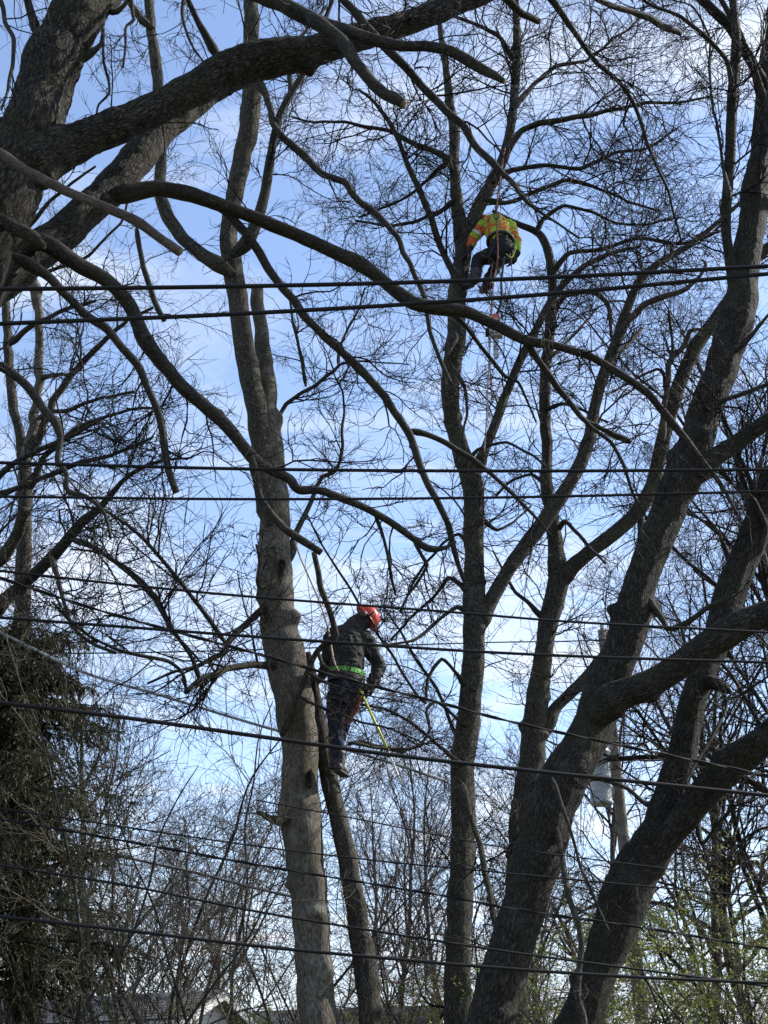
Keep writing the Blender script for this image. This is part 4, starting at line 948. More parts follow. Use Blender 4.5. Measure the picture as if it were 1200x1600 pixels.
sap = [
 (185, 15.5, 0.98, 0.4, 'many-stemmed sapling with arching stems in front of the left roof'),
 (95, 37.0, 1.8, 2.2, 'sapling rising behind the left roof near the conifer'),
 (575, 21.0, 0.9, 1.1, 'thin sapling behind the pale trunk second stem'),
 (665, 19.5, 0.85, 2.9, 'thin sapling just left of the centre trunk'),
 (770, 21.0, 0.85, 0.2, 'thin sapling just right of the centre trunk'),
 (295, 34.0, 1.6, 1.3, 'thin sapling between the conifer and the pale trunk'),
 (5, 37.5, 1.75, 4.6, 'sapling rising behind the left roof at the left edge'),
]
for px, Y, sc, rot, lab in sap:
    place(PROTO['sapling'], 'sapling', px, Y, sc, rot, lab, 'sapling', G_SAP)
more = [
 (215, 23.0, 1.45, 3.7, 'tall crooked sapling between the conifer and the pale trunk'),
 (335, 26.0, 1.55, 5.3, 'tall crooked sapling just left of the pale trunk'),
 (380, 18.5, 1.0, 2.0, 'thin sapling leaning towards the pale trunk from the left'),
 (250, 36.0, 1.5, 5.9, 'sapling rising behind the ridge of the left roof'),
 (700, 24.0, 1.0, 0.9, 'thin sapling directly behind the centre trunk foot'),
 (830, 26.0, 1.1, 3.0, 'thin sapling behind the foot of the leaning trunk'),
 (1150, 19.0, 1.1, 5.1, 'thin sapling among the leafy shrubs near the right edge'),
 (480, 25.0, 1.2, 2.7, 'thin sapling hidden mostly by the pale trunk'),
]
for px, Y, sc, rot, lab in more:
    place(PROTO['sapling'], 'sapling', px, Y, sc, rot, lab, 'sapling', G_SAP)
G_LEAF = 'shrubs with fresh green leaves'
leafy = [
 (1010, 16.5, 1.0, 0.3, 'leafy spring shrub right of the lower leaning trunk'),
 (1110, 15.8, 1.05, 1.7, 'leafy spring shrub at lower right between stem and edge'),
 (1195, 17.0, 1.12, 2.8, 'leafy spring shrub in the lower right corner'),
 (1075, 20.0, 1.22, 4.4, 'taller leafy spring shrub behind the lower right shrubs'),
 (905, 20.0, 1.12, 5.5, 'leafy spring shrub seen between the two leaning trunks'),
 (1230, 24.0, 1.30, 0.9, 'tall leafy spring shrub behind the right corner'),
 (735, 18.6, 0.72, 3.3, 'low leafy shrub at the foot of the centre trunk'),
 (470, 14.4, 0.66, 1.5, 'low leafy shrub in front of the pale trunk foot'),
 (20, 38.0, 1.85, 2.0, 'leafy shrub behind the left end of the left roof'),
 (140, 38.5, 1.75, 5.0, 'leafy shrub behind the middle of the left roof'),
 (840, 23.0, 0.95, 2.4, 'leafy shrub behind the leaning trunk foot'),
 (655, 17.6, 0.70, 2.6, 'small budding shrub just left of the centre trunk foot'),
 (265, 16.2, 0.62, 1.2, 'small budding shrub in front of the white gable'),
 (345, 19.0, 0.80, 0.6, 'leafy shrub right of the left roof'),
 (590, 20.0, 0.78, 4.0, 'low leafy shrub between the pale trunk and centre trunk'),
]
for px, Y, sc, rot, lab in leafy:
    place(PROTO['leafy'], 'leafy_shrub', px, Y, sc, rot, lab, 'shrub', G_LEAF)

# ------------------------------------------------------------------ conifer
def conifer():
    rng = np.random.default_rng(9)
    Y = 17.6
    base = np.array([(48 - 600) / FPX * Y / CP, Y, 0.0])
    root = empty('conifer_tree', base, 'dark drooping conifer standing at the lower left behind the saplings', 'tree')
    H = 7.9
    z = np.linspace(-0.1, H, 14)
    tr = np.column_stack([0.05 * np.sin(z), 0.05 * np.cos(z * 0.7), z, 0.15 * (1 - z / H) + 0.012])
    st = stem_mesh('trunk', tr, M['bark_dark'], 14, 0.1, 0.05)
    link('trunk', mesh_np('trunk', st['V'], st['Q'], st['T'], st['mats'], attr=st['A'], midx=st['mi']), root)
    nb = 260
    hz = 2.9 + (H - 3.1) * rng.uniform(0, 1, nb)
    a = rng.uniform(0, 2 * math.pi, nb)
    Lb = (0.30 + 2.7 * np.clip(1.04 - hz / H, 0, 1) ** 0.7) * rng.uniform(0.45, 1.15, nb)
    P0 = np.column_stack([0 * a, 0 * a, hz])
    D = np.column_stack([np.cos(a), np.sin(a), rng.uniform(0.0, 0.6, nb)])
    q = grow(P0, D, Lb * 1.15, 9, rng, 0.06, -0.085)
    q[:, -2:, 2] += 0.05
    R = np.linspace(0.018, 0.005, 9)[None] * np.ones((nb, 1))
    V, Q = tubes_np(q, R, 4)
    o = link('boughs', mesh_np('boughs', V, Q, mat=M['twig']), root); o['kind'] = 'stuff'
    # hanging sprays of needles
    q2, R2, L2 = sprout(q, R, Lb, rng, 28, 34, 0.15, (0.5, 1.2), (0.18, 0.42), (0.3, 0.5), 5, 0.14, -0.30, 0.04, rmin=0.002, lmin=0.15, lmax=0.9)
    V1, Q1 = tubes_np(q2, R2, 3)
    n = len(q2)
    reps = 15
    idx = np.repeat(np.arange(n), reps)
    t = rng.uniform(0, 3.999, len(idx)); k = t.astype(int); f = (t - k)[:, None]
    p = q2[idx, k] * (1 - f) + q2[idx, k + 1] * f
    d = nrm(q2[idx, k + 1] - q2[idx, k])
    V2, Q2 = leaf_quads(p, d * 1.4 + np.array([0, 0, -0.6]), 0.085, rng, 0.085, 0.55)
    VV, QQ = join_np([(V1, Q1), (V2, Q2)])
    TRI[0] += 2 * len(QQ)
    o = link('needles', mesh_np('needles', VV, QQ, mat=M['needle'], smooth=False), root); o['kind'] = 'stuff'
conifer()
# ------------------------------------------------------------------ small mesh helpers
def bm_obj(name, bm, mat, parent=None, smooth=False):
    me = bpy.data.meshes.new(name)
    bm.to_mesh(me); bm.free()
    for m in (mat if isinstance(mat, (list, tuple)) else [mat]): me.materials.append(m)
    if smooth:
        me.polygons.foreach_set('use_smooth', np.ones(len(me.polygons), dtype=bool))
    return link(name, me, parent)
def bm_box(bm, lo, hi, mat=None, bevel=0.0):
    vs = [bm.verts.new((x, y, z)) for x in (lo[0], hi[0]) for y in (lo[1], hi[1]) for z in (lo[2], hi[2])]
    for f in ((0,1,3,2), (4,6,7,5), (0,4,5,1), (2,3,7,6), (0,2,6,4), (1,5,7,3)):
        bm.faces.new([vs[i] for i in f])
    if bevel > 0:
        es = list({e for v in vs for e in v.link_edges})
        bmesh.ops.bevel(bm, geom=es, offset=bevel, segments=2, affect='EDGES', profile=0.6)
    bmesh.ops.recalc_face_normals(bm, faces=bm.faces)
def tube_obj(name, P, r, mat, parent=None, seg=8, base=None, taper=None):
    P = np.asarray(P, float)
    if base is not None: P = P - base
    R = np.full(len(P), r) if np.isscalar(r) else np.asarray(r)
    t, n, b = frames(P)
    th = np.linspace(0, 2 * math.pi, seg, endpoint=False)
    V = P[:, None] + R[:, None, None] * (np.cos(th)[None, :, None] * n[:, None] + np.sin(th)[None, :, None] * b[:, None])
    nr = len(P)
    i, j = np.meshgrid(np.arange(nr - 1), np.arange(seg), indexing='ij'); j2 = (j + 1) % seg
    Q = np.stack([i*seg + j, i*seg + j2, (i+1)*seg + j2, (i+1)*seg + j], -1).reshape(-1, 4)
    V = V.reshape(-1, 3); e = len(V)
    V = np.vstack([V, P[0], P[-1]])
    o = (nr - 1) * seg; k = np.arange(seg); k2 = (k + 1) % seg
    T = np.vstack([np.stack([k2, k, np.full(seg, e)], 1), np.stack([o + k, o + k2, np.full(seg, e + 1)], 1)])
    return link(name, mesh_np(name, V, Q, T, mat), parent)
def smooth_path(pts, n=12):
    return catmull(np.asarray(pts, float), n)

# ------------------------------------------------------------------ cables
M['cable'] = plain('cable', (0.009, 0.009, 0.010), 0.6, var=0.4, scale=3, spec=0.2)
M['cable_grey'] = plain('cable_grey', (0.12, 0.12, 0.12), 0.5, var=0.3, scale=3)
M['strand'] = plain('strand', (0.30, 0.30, 0.30), 0.5, metal=0.2, var=0.3, scale=6)
cables = [
 # (photo points), (Y left, Y right), width px, kind, label
 ([(0, 452), (400, 447), (800, 436), (1200, 416)], (7.0, 7.3), 7.0, 'one', 'thick black cable crossing just below the hi-vis climber boots, highest of all'),
 ([(0, 506), (400, 489), (800, 464), (1200, 428)], (7.0, 7.3), 7.0, 'one', 'thick black cable second from the top, crossing above the hanging chainsaw'),
 ([(0, 723), (400, 733), (800, 736), (1200, 734)], (7.4, 7.6), 5.6, 'one', 'black cable third from the top, crossing the middle of the picture'),
 ([(0, 776), (400, 780), (800, 777), (1200, 768)], (7.4, 7.6), 4.6, 'one', 'black cable fourth from the top, close below the third'),
 ([(0, 892), (200, 914), (400, 933), (700, 956), (900, 972), (1200, 988)], (8.6, 9.6), 4.2, 'one', 'black cable passing just above the red helmet'),
 ([(0, 903), (140, 949), (270, 986), (400, 1021), (560, 1066), (680, 1096), (800, 1128), (1000, 1171), (1200, 1212)], (8.8, 10.2), 5.0, 'twist', 'twisted service cable slanting down across the dark-jacketed worker hips'),
 ([(0, 965), (200, 980), (400, 995), (600, 1009), (800, 1021), (1000, 1029), (1200, 1035)], (8.6, 9.4), 5.0, 'one', 'black cable crossing the dark-jacketed worker shoulders'),
 ([(0, 1022), (250, 1019), (500, 1012), (760, 1004), (942, 1000), (1200, 985)], (21.0, 26.5), 2.2, 'one', 'thin far wire running to the insulator on the distant pole'),
 ([(0, 1098), (200, 1122), (400, 1150), (600, 1178), (800, 1201), (1000, 1222), (1200, 1243)], (8.8, 9.8), 6.6, 'one', 'thick black cable crossing the dark-jacketed worker shins'),
 ([(0, 1263), (200, 1293), (400, 1322), (600, 1346), (800, 1365), (1000, 1384), (1200, 1402)], (10.4, 11.4), 2.6, 'one', 'thin wire below the worker, crossing the pale trunk under its stub'),
 ([(400, 1250), (480, 1265), (560, 1280), (700, 1308), (800, 1326), (1000, 1352), (1200, 1377)], (10.6, 11.4), 2.2, 'one', 'thinnest wire, starting at the pale trunk stub and running right'),
 ([(0, 1280), (150, 1306), (400, 1351), (550, 1376), (700, 1401), (800, 1420), (1000, 1449), (1200, 1482)], (10.2, 11.2), 4.4, 'twist', 'twisted cable slanting down to the right below the thin wires'),
 ([(-60, 1282), (60, 1306), (180, 1336), (300, 1362), (400, 1388), (500, 1410)], (18.5, 20.0), 4.4, 'grey', 'grey far cable behind the saplings at lower left'),
 ([(0, 1352), (200, 1384), (400, 1424), (600, 1457), (800, 1488), (1000, 1515), (1200, 1541)], (10.0, 11.0), 3.8, 'one', 'black cable second from the bottom'),
 ([(0, 1432), (200, 1454), (400, 1478), (600, 1497), (800, 1514), (1000, 1527), (1200, 1536)], (9.6, 10.4), 5.2, 'one', 'lowest black cable, just above the roofs'),
 ([(0, 988), (130, 1050), (250, 1086), (400, 1132), (540, 1171), (620, 1195), (700, 1222)], (16.2, 16.4), 4.6, 'strand', 'pale grey line slanting behind the pale trunk to the centre trunk'),
]
def cable(pts, YY, w, kind, label):
    x0, x1 = pts[0][0], pts[-1][0]
    P = []
    d = (pts[1][0] - pts[0][0], pts[1][1] - pts[0][1]); e = (pts[-1][0] - pts[-2][0], pts[-1][1] - pts[-2][1])
    L = list(pts)
    if x0 <= 0 and kind != 'strand': L = [(x0 - 500, pts[0][1] - d[1] / d[0] * 500)] + L
    if x0 <= 0 and kind == 'strand': L = [(x0 - 300, pts[0][1] - d[1] / d[0] * 300)] + L
    if x1 >= 1200: L = L + [(x1 + 500, pts[-1][1] + e[1] / e[0] * 500)]
    for x, y in L:
        Y = YY[0] + (YY[1] - YY[0]) * (x - x0) / (x1 - x0)
        P.append(at(x, y, Y))
    r = 0.5 * w * mpp(600, np.mean([p[1] for p in pts]), np.mean(YY))
    P = smooth_path(P, 14)
    if kind == 'twist':
        P, s = resample(P, 0.06)
        t, n, b = frames(P)
        parts = []
        for ph in (0, math.pi):
            a = s * 2 * math.pi / 0.55 + ph
            q = P + 0.55 * r * (np.cos(a)[:, None] * n + np.sin(a)[:, None] * b)
            V, Q = tubes_np(q[None], np.full((1, len(q)), r * 0.55), 6)
            parts.append((V, Q))
        V, Q = join_np(parts)
        c = V.mean(0)
        o = link('utility_cable', mesh_np('utility_cable', V - c, Q, mat=M['cable']))
        o.location = c
    else:
        c = P.mean(0)
        o = tube_obj('utility_cable' if kind != 'strand' else 'tag_line', P, r, M[{'one': 'cable', 'grey': 'cable_grey', 'strand': 'strand'}[kind]], seg=8, base=c)
        o.location = c
    tag(o, label, 'cable' if kind != 'strand' else 'rope', 'overhead cables across the picture' if kind != 'strand' else None)
for c in cables: cable(*c)

# ------------------------------------------------------------------ distant utility pole with transformer
M['pole_wood'] = plain('pole_wood', (0.17, 0.145, 0.115), 0.85, var=0.35, scale=4, bump=0.3)
M['tank'] = plain('tank', (0.33, 0.35, 0.35), 0.4, var=0.08, scale=3)
M['porcelain'] = plain('porcelain', (0.42, 0.43, 0.44), 0.3, var=0.1)
M['steel'] = plain('steel', (0.22, 0.22, 0.23), 0.45, metal=0.7, var=0.2)
def utility_pole():
    Y = 27.0
    top = at(941, 985, Y); low = at(977, 1340, Y)
    k = (top[2] + 0.2) / (top[2] - low[2])
    base = top + (low - top) * k
    b0 = np.array([base[0], Y, 0.0])
    root = empty('utility_pole', b0, 'distant wooden utility pole with a grey transformer, behind the leaning trunk', 'utility pole')
    ax = (top - base) / np.linalg.norm(top - base)
    P = np.array([base + (top - base) * t for t in np.linspace(0, 1, 14)])
    tube_obj('pole_shaft', P, np.linspace(0.15, 0.095, 14), M['pole_wood'], root, 14, base=b0)
    def lathe(name, c, axis, prof, mat, parent, seg=16, off=None):
        P = np.array([c + axis * z for z, r in prof]); R = np.array([r for z, r in prof])
        th = np.linspace(0, 2*math.pi, seg, endpoint=False)
        n = nrm(np.cross(axis, np.array([0, 1.0, 0]))); b = np.cross(axis, n)
        V = P[:, None] + R[:, None, None] * (np.cos(th)[None, :, None]*n + np.sin(th)[None, :, None]*b)
        nr = len(P); i, j = np.meshgrid(np.arange(nr-1), np.arange(seg), indexing='ij'); j2 = (j+1) % seg
        Q = np.stack([i*seg+j, i*seg+j2, (i+1)*seg+j2, (i+1)*seg+j], -1).reshape(-1, 4)
        o = link(name, mesh_np(name, V.reshape(-1, 3) - b0, Q, mat=mat), parent)
        return o
    up = np.array([0, 0, 1.0])
    tc = at(940, 1258, Y - 0.38)
    tr = lathe('transformer', tc, up, [(0, 0.0), (0, 0.20), (0.03, 0.225), (0.06, 0.225), (0.08, 0.215), (0.5, 0.215), (0.52, 0.222), (0.56, 0.222), (0.58, 0.215), (1.0, 0.215), (1.02, 0.24), (1.06, 0.24), (1.12, 0.18), (1.15, 0.0)], M['tank'], root)
    for dx in (-0.1, 0.1):
        lathe('bushing', tc + np.array([dx, 0, 1.1]), up, [(0, 0.03), (0.05, 0.05), (0.08, 0.03), (0.12, 0.05), (0.15, 0.03), (0.2, 0.045), (0.24, 0.02), (0.3, 0.012), (0.3, 0)], M['porcelain'], tr, 10)
    bmx = bmesh.new()
    bm_box(bmx, (tc[0] - 0.05 - b0[0], tc[1] + 0.16 - b0[1], tc[2] + 0.25), (tc[0] + 0.30 - b0[0], tc[1] + 0.42 - b0[1], tc[2] + 0.36))
    bm_box(bmx, (tc[0] - 0.05 - b0[0], tc[1] + 0.16 - b0[1], tc[2] + 0.75), (tc[0] + 0.28 - b0[0], tc[1] + 0.42 - b0[1], tc[2] + 0.86))
    bm_obj('bracket', bmx, M['steel'], root)
    ins = [(0.05, 0.015), (0.12, 0.015), (0.12, 0.06), (0.15, 0.075), (0.18, 0.045), (0.22, 0.065), (0.26, 0.04), (0.30, 0.05), (0.33, 0.0)]
    lathe('insulator', top - up * 0.08, up, [(z * 0.8, r * 0.75) for z, r in ins], M['porcelain'], root, 12)
    a0 = at(913, 988, Y - 0.15)
    tube_obj('insulator_bracket', [top - up * 0.25, a0 * 0.5 + top * 0.5 - up * 0.2, a0 - up * 0.12], 0.016, M['steel'], root, 6, base=b0)
    lathe('insulator', a0 - up * 0.2, up, [(z * 0.7, r * 0.7) for z, r in ins], M['porcelain'], root, 12)
    c0 = at(918, 1092, Y - 0.3)
    lathe('fuse_cutout', c0, nrm(np.array([0.35, 0, 1.0])), [(0, 0.0), (0, 0.03), (0.05, 0.05), (0.1, 0.03), (0.16, 0.05), (0.2, 0.03), (0.3, 0.05), (0.34, 0.02), (0.36, 0.0)], M['porcelain'], root, 10)
    tube_obj('fuse_bracket', [c0 + [0, 0, 0.15], c0 + [0.2, 0.15, 0.17], np.array([top[0] + 0.12, Y, c0[2] + 0.2])], 0.02, M['steel'], root, 6, base=b0)
    tube_obj('drop_wire', smooth_path([a0 + [0, -0.16, 0.2], a0 + [-0.05, -0.2, -0.3], c0 + [0.1, 0, 0.4]]), 0.008, M['cable'], root, 5, base=b0)
    tube_obj('drop_wire', smooth_path([c0 + [0.02, 0, 0.02], c0 + [-0.05, -0.05, -0.3], tc + [0.1, 0, 1.4]]), 0.008, M['cable'], root, 5, base=b0)
utility_pole()

# ------------------------------------------------------------------ houses
M['shingle_a'] = plain('shingle_a', (0.085, 0.082, 0.08), 0.9, var=0.3, scale=5, bump=0.4)
M['shingle_b'] = plain('shingle_b', (0.12, 0.115, 0.11), 0.9, var=0.3, scale=5, bump=0.4)
M['siding'] = plain('siding', (0.68, 0.68, 0.66), 0.6, var=0.06, scale=1.5)
M['trim'] = plain('trim', (0.74, 0.74, 0.73), 0.5, var=0.05)
M['glass'] = plain('glass', (0.03, 0.035, 0.04), 0.08, var=0.2)
M['door'] = plain('door', (0.16, 0.05, 0.04), 0.5, var=0.1)
def house(label, ridge_px, Y, theta, length, half, slope, shingles):
    E = at(*ridge_px, Y)                                   # near end of the ridge
    base = np.array([E[0], E[1], 0.0])
    root = empty('house', base, label, 'house')
    root.rotation_euler = (0, 0, -theta)                    # local x: along the ridge to the right, -y: towards the viewer
    H = E[2]; sl = math.radians(slope)
    eave = H - half * math.tan(sl)
    over = 0.35
    def wall(lo, hi):
        b = bmesh.new(); bm_box(b, lo, hi); return b
    # roof slabs, front and back
    for sgn in (-1, 1):
        b = bmesh.new()
        w = half + over
        pts = [(0.3, 0, H), (0.3, sgn * w, H - w * math.tan(sl)), (-length, sgn * w, H - w * math.tan(sl)), (-length, 0, H)]
        v1 = [b.verts.new(p) for p in pts]; v2 = [b.verts.new((p[0], p[1], p[2] - 0.12)) for p in pts]
        b.faces.new(v1); b.faces.new(v2[::-1])
        for i in range(4): b.faces.new([v1[i], v1[(i+1) % 4], v2[(i+1) % 4], v2[i]])
        bmesh.ops.recalc_face_normals(b, faces=b.faces)
        rf = bm_obj('roof', b, M['shingle_a'], root)
        if sgn == -1 and shingles:
            vars_ = []
            rg = random.Random(4)
            for m in ('shingle_a', 'shingle_b', 'shingle_a'):
                q = bmesh.new(); bm_box(q, (0.004, -0.17, -0.002), (0.296, 0.0, 0.010)); 
                for v in q.verts:
                    if v.co.y < -0.1: v.co.z += 0.008
                me = bpy.data.meshes.new('shingle'); q.to_mesh(me); q.free(); me.materials.append(M[m]); vars_.append(me)
            rows, cols = shingles
            for r in range(rows):
                for c in range(cols):
                    s = link('shingle', rg.choice(vars_), rf)
                    d = 0.06 + 0.145 * r
                    s.location = (0.0 - 0.3 * c - (0.15 if r % 2 else 0.0), -d * math.cos(sl), H - d * math.sin(sl) + 0.012 + rg.uniform(0, 0.004))
                    s.rotation_euler = (sl, 0, rg.uniform(-0.01, 0.01))
    # walls
    for part, lo, hi in (('wall', (-length + 0.2, -half, 0), (-0.02, -half + 0.15, eave - 0.05)), ('wall', (-length + 0.2, half - 0.15, 0), (-0.02, half, eave - 0.05)),
                         ('wall', (-length + 0.2, -half + 0.15, 0), (-length + 0.35, half - 0.15, eave - 0.05))):
        bm_obj(part, wall(lo, hi), M['siding'], root)
    # near gable: clapboards one above the other
    b = bmesh.new()
    vs = [b.verts.new(p) for p in ((-0.06, -half, 0), (-0.06, half, 0), (-0.06, half, eave - 0.12), (-0.06, 0, H - 0.14), (-0.06, -half, eave - 0.12))]
    b.faces.new(vs)
    g = bmesh.ops.extrude_face_region(b, geom=b.faces[:])
    for v in g['geom']:
        if isinstance(v, bmesh.types.BMVert): v.co.x -= 0.08
    bmesh.ops.recalc_face_normals(b, faces=b.faces)
    gw = bm_obj('gable_wall', b, M['siding'], root)
    z = 0.1
    while z < H - 0.35:
        top = z + 0.16
        hw = half if top < eave - 0.14 else (H - 0.16 - top) / math.tan(sl)
        if hw < 0.1: break
        q = bmesh.new(); bm_box(q, (-0.055, -hw, z), (-0.03, hw, top))
        for v in q.verts:
            if v.co.z < z + 0.01 and v.co.x > -0.04: v.co.x += 0.015
        bm_obj('clapboard', q, M['siding'], gw)
        z += 0.165
    # rake boards
    for sgn in (-1, 1):
        q = bmesh.new(); w = half + over
        pts = [(0.303, 0, H - 0.02), (0.303, sgn*w, H - 0.02 - w*math.tan(sl)), (0.303, sgn*w, H - 0.2 - w*math.tan(sl)), (0.303, 0, H - 0.2)]
        v1 = [q.verts.new(p) for p in pts]; v2 = [q.verts.new((p[0] + 0.025, p[1], p[2])) for p in pts]
        q.faces.new(v1); q.faces.new(v2[::-1])
        for i in range(4): q.faces.new([v1[i], v1[(i+1) % 4], v2[(i+1) % 4], v2[i]])
        bmesh.ops.recalc_face_normals(q, faces=q.faces)
        bm_obj('rake_board', q, M['trim'], root)
    # openings on the side towards the viewer
    for x in (-2.2, -6.5):
        q = bmesh.new(); bm_box(q, (x - 0.6, -half - 0.03, 0.9), (x + 0.6, -half - 0.002, 2.0))
        wd = bm_obj('window', q, M['glass'], root)
        q = bmesh.new()
        for lo, hi in (((-0.7, 0.8), (0.7, 0.9)), ((-0.7, 2.0), (0.7, 2.1)), ((-0.7, 0.9), (-0.6, 2.0)), ((0.6, 0.9), (0.7, 2.0)), ((-0.025, 0.9), (0.025, 2.0))):
            bm_box(q, (x + lo[0], -half - 0.06, lo[1]), (x + hi[0], -half - 0.033, hi[1]))
        bm_obj('window_frame', q, M['trim'], wd)
    q = bmesh.new(); bm_box(q, (-4.9, -half - 0.05, 0.05), (-4.0, -half - 0.002, 2.05))
    dr = bm_obj('door', q, M['door'], root)
    q = bmesh.new(); bm_box(q, (-4.15, -half - 0.10, 1.0), (-4.09, -half - 0.052, 1.06), bevel=0.01)
    bm_obj('handle', q, M['steel'], dr)
house('low house with grey shingled roof and white gable in the lower left corner', (332, 1547), 30.0, math.radians(29), 12.5, 3.6, 25, (10, 29))
house('distant house with grey roof peeking out between the pale trunk and centre trunk', (690, 1570), 41.0, math.radians(24), 9.0, 3.6, 27, None)
# ------------------------------------------------------------------ figures
_b = bmesh.new(); bmesh.ops.create_icosphere(_b, subdivisions=2, radius=1.0)
_b.verts.index_update()
ICO_V = np.array([v.co[:] for v in _b.verts]); ICO_F = np.array([[v.index for v in f.verts] for f in _b.faces]); _b.free()
def blob(chains, voxel, smooth=5, wr=0.0, wr_k=9.0, seed=0, name='blob'):
    """union of tapered, optionally flattened chains, remeshed into one smooth surface. chain: list of (point, radius) [, flatten (axis, factor)]"""
    Vs = []
    for ch in chains:
        pts = ch['p']; fl = ch.get('flat')
        A = np.eye(3)
        if fl is not None:
            ax_ = nrm(np.asarray(fl[0], float)); A = np.eye(3) + (fl[1] - 1) * np.outer(ax_, ax_)
        for (p0, r0), (p1, r1) in zip(pts[:-1], pts[1:]):
            p0 = np.asarray(p0, float); p1 = np.asarray(p1, float)
            d = np.linalg.norm(p1 - p0)
            n = max(2, int(d / (0.25 * min(r0, r1))) + 1)
            t = np.linspace(0, 1, n)[:, None]
            Vs.append((p0 + (p1 - p0) * t)[:, None] + (r0 + (r1 - r0) * t)[:, None] * (ICO_V @ A)[None])
    Vs = np.concatenate(Vs)
    F = (ICO_F[None] + (np.arange(len(Vs)) * len(ICO_V))[:, None, None]).reshape(-1, 3)
    me = mesh_np('tmp', Vs.reshape(-1, 3), T=F)
    o = bpy.data.objects.new('tmp', me); COL.objects.link(o)
    m = o.modifiers.new('r', 'REMESH'); m.mode = 'VOXEL'; m.voxel_size = voxel
    if smooth:
        s = o.modifiers.new('s', 'SMOOTH'); s.iterations = smooth; s.factor = 0.5
    dg = bpy.context.evaluated_depsgraph_get()
    ev = o.evaluated_get(dg)
    out = bpy.data.meshes.new_from_object(ev)
    bpy.data.objects.remove(o); bpy.data.meshes.remove(me)
    out.name = name
    if wr > 0:
        nv = len(out.vertices)
        co = np.zeros(nv * 3, np.float32); out.vertices.foreach_get('co', co); co = co.reshape(-1, 3)
        no = np.zeros(nv * 3, np.float32); out.vertices.foreach_get('normal', no); no = no.reshape(-1, 3)
        k = co * wr_k + seed
        w = 1 - 2 * np.abs(vnoise(k * np.array([1, 1, 1.7]), 7)) + 0.5 * vnoise(k * 2.3, 8)
        co = co + no * (wr * w)[:, None]
        out.vertices.foreach_set('co', co.astype(np.float32).ravel())
    out.materials.clear()
    out.polygons.foreach_set('use_smooth', np.ones(len(out.polygons), dtype=bool))
    out.update()
    return out

def cloth(name, col, rough=0.85, var=0.12):
    return plain(name, col, rough, var=var, scale=14, bump=0.35, bscale=45, spec=0.3)
M['skin'] = plain('skin', (0.42, 0.25, 0.18), 0.5, var=0.1)
M['jacket'] = cloth('jacket', (0.021, 0.023, 0.021))
M['hood'] = cloth('hood', (0.035, 0.030, 0.028))
M['jeans'] = cloth('jeans', (0.008, 0.013, 0.032))
M['dark_cloth'] = cloth('dark_cloth', (0.012, 0.013, 0.016))
M['boot'] = plain('boot', (0.022, 0.02, 0.019), 0.55, var=0.3, bump=0.2)
M['glove'] = cloth('glove', (0.025, 0.025, 0.025))
M['red_shell'] = plain('red_shell', (0.50, 0.040, 0.025), 0.35, var=0.06)
M['lime'] = cloth('lime', (0.30, 0.40, 0.04), var=0.2)
M['orange'] = cloth('orange', (0.50, 0.11, 0.03), var=0.15)
M['green_web'] = plain('green_web', (0.085, 0.36, 0.03), 0.5, var=0.2, scale=30)
M['strap'] = plain('strap', (0.02, 0.02, 0.022), 0.6)
M['silver_tape'] = plain('silver_tape', (0.55, 0.55, 0.55), 0.35)
M['yellow_pole'] = plain('yellow_pole', (0.62, 0.60, 0.06), 0.4, var=0.1)
M['pole_end'] = plain('pole_end', (0.62, 0.62, 0.55), 0.4, var=0.1)
M['saw_red'] = plain('saw_red', (0.20, 0.03, 0.022), 0.45, var=0.2)
M['red_rope'] = plain('red_rope', (0.22, 0.065, 0.055), 0.8, var=0.4, scale=40)
M['pale_rope'] = plain('pale_rope', (0.45, 0.34, 0.30), 0.8, var=0.4, scale=40)
M['dark_rope'] = plain('dark_rope', (0.06, 0.05, 0.05), 0.8, var=0.4, scale=40)
M['saw_orange'] = plain('saw_orange', (0.62, 0.11, 0.03), 0.4, var=0.1)
M['saw_grey'] = plain('saw_grey', (0.45, 0.45, 0.43), 0.4, var=0.15)
M['bar_steel'] = plain('bar_steel', (0.42, 0.42, 0.41), 0.35, metal=0.5, var=0.15)

def hand_chains(w, d, side, curl, s=1.0):
    """palm and five fingers from the wrist w, pointing along d; side = thumb direction; curl = direction the fingers bend towards"""
    d = nrm(np.asarray(d, float)); side = nrm(np.asarray(side, float) - d * np.dot(side, d)); cu = nrm(np.asarray(curl, float))
    ch = []
    k = w + d * 0.085 * s
    for i, (off, ln) in enumerate(((0.030, 0.072), (0.010, 0.080), (-0.011, 0.075), (-0.031, 0.060))):
        b = k + side * off * s
        ch.append(dict(p=[(w + side * off * 0.6 * s, 0.016 * s), (b, 0.0135 * s)]))
        j1 = b + (d * 0.75 + cu * 0.6) * ln * 0.45 * s
        j2 = j1 + (d * 0.15 + cu * 0.95) * ln * 0.34 * s
        j3 = j2 + (-d * 0.45 + cu * 0.8) * ln * 0.28 * s
        ch.append(dict(p=[(b, 0.0115 * s), (j1, 0.0105 * s), (j2, 0.0095 * s), (j3, 0.008 * s)]))
    tb = w + d * 0.025 * s + side * 0.026 * s
    t1 = tb + (side * 0.7 + d * 0.7) * 0.036 * s + cu * 0.012 * s
    t2 = t1 + (side * 0.15 + d * 0.7 + cu * 0.6) * 0.034 * s
    ch.append(dict(p=[(tb, 0.014 * s), (t1, 0.0115 * s), (t2, 0.0095 * s)]))
    return ch

def shift(me, base):
    me.transform(Matrix.Translation(-Vector(base)))
    return me
def child(name, me, mat, parent, base):
    shift(me, base)
    for m in (mat if isinstance(mat, (list, tuple)) else [mat]): me.materials.append(m)
    return link(name, me, parent)
def color_bands(me, fn):
    for p in me.polygons: p.material_index = fn(p.center)

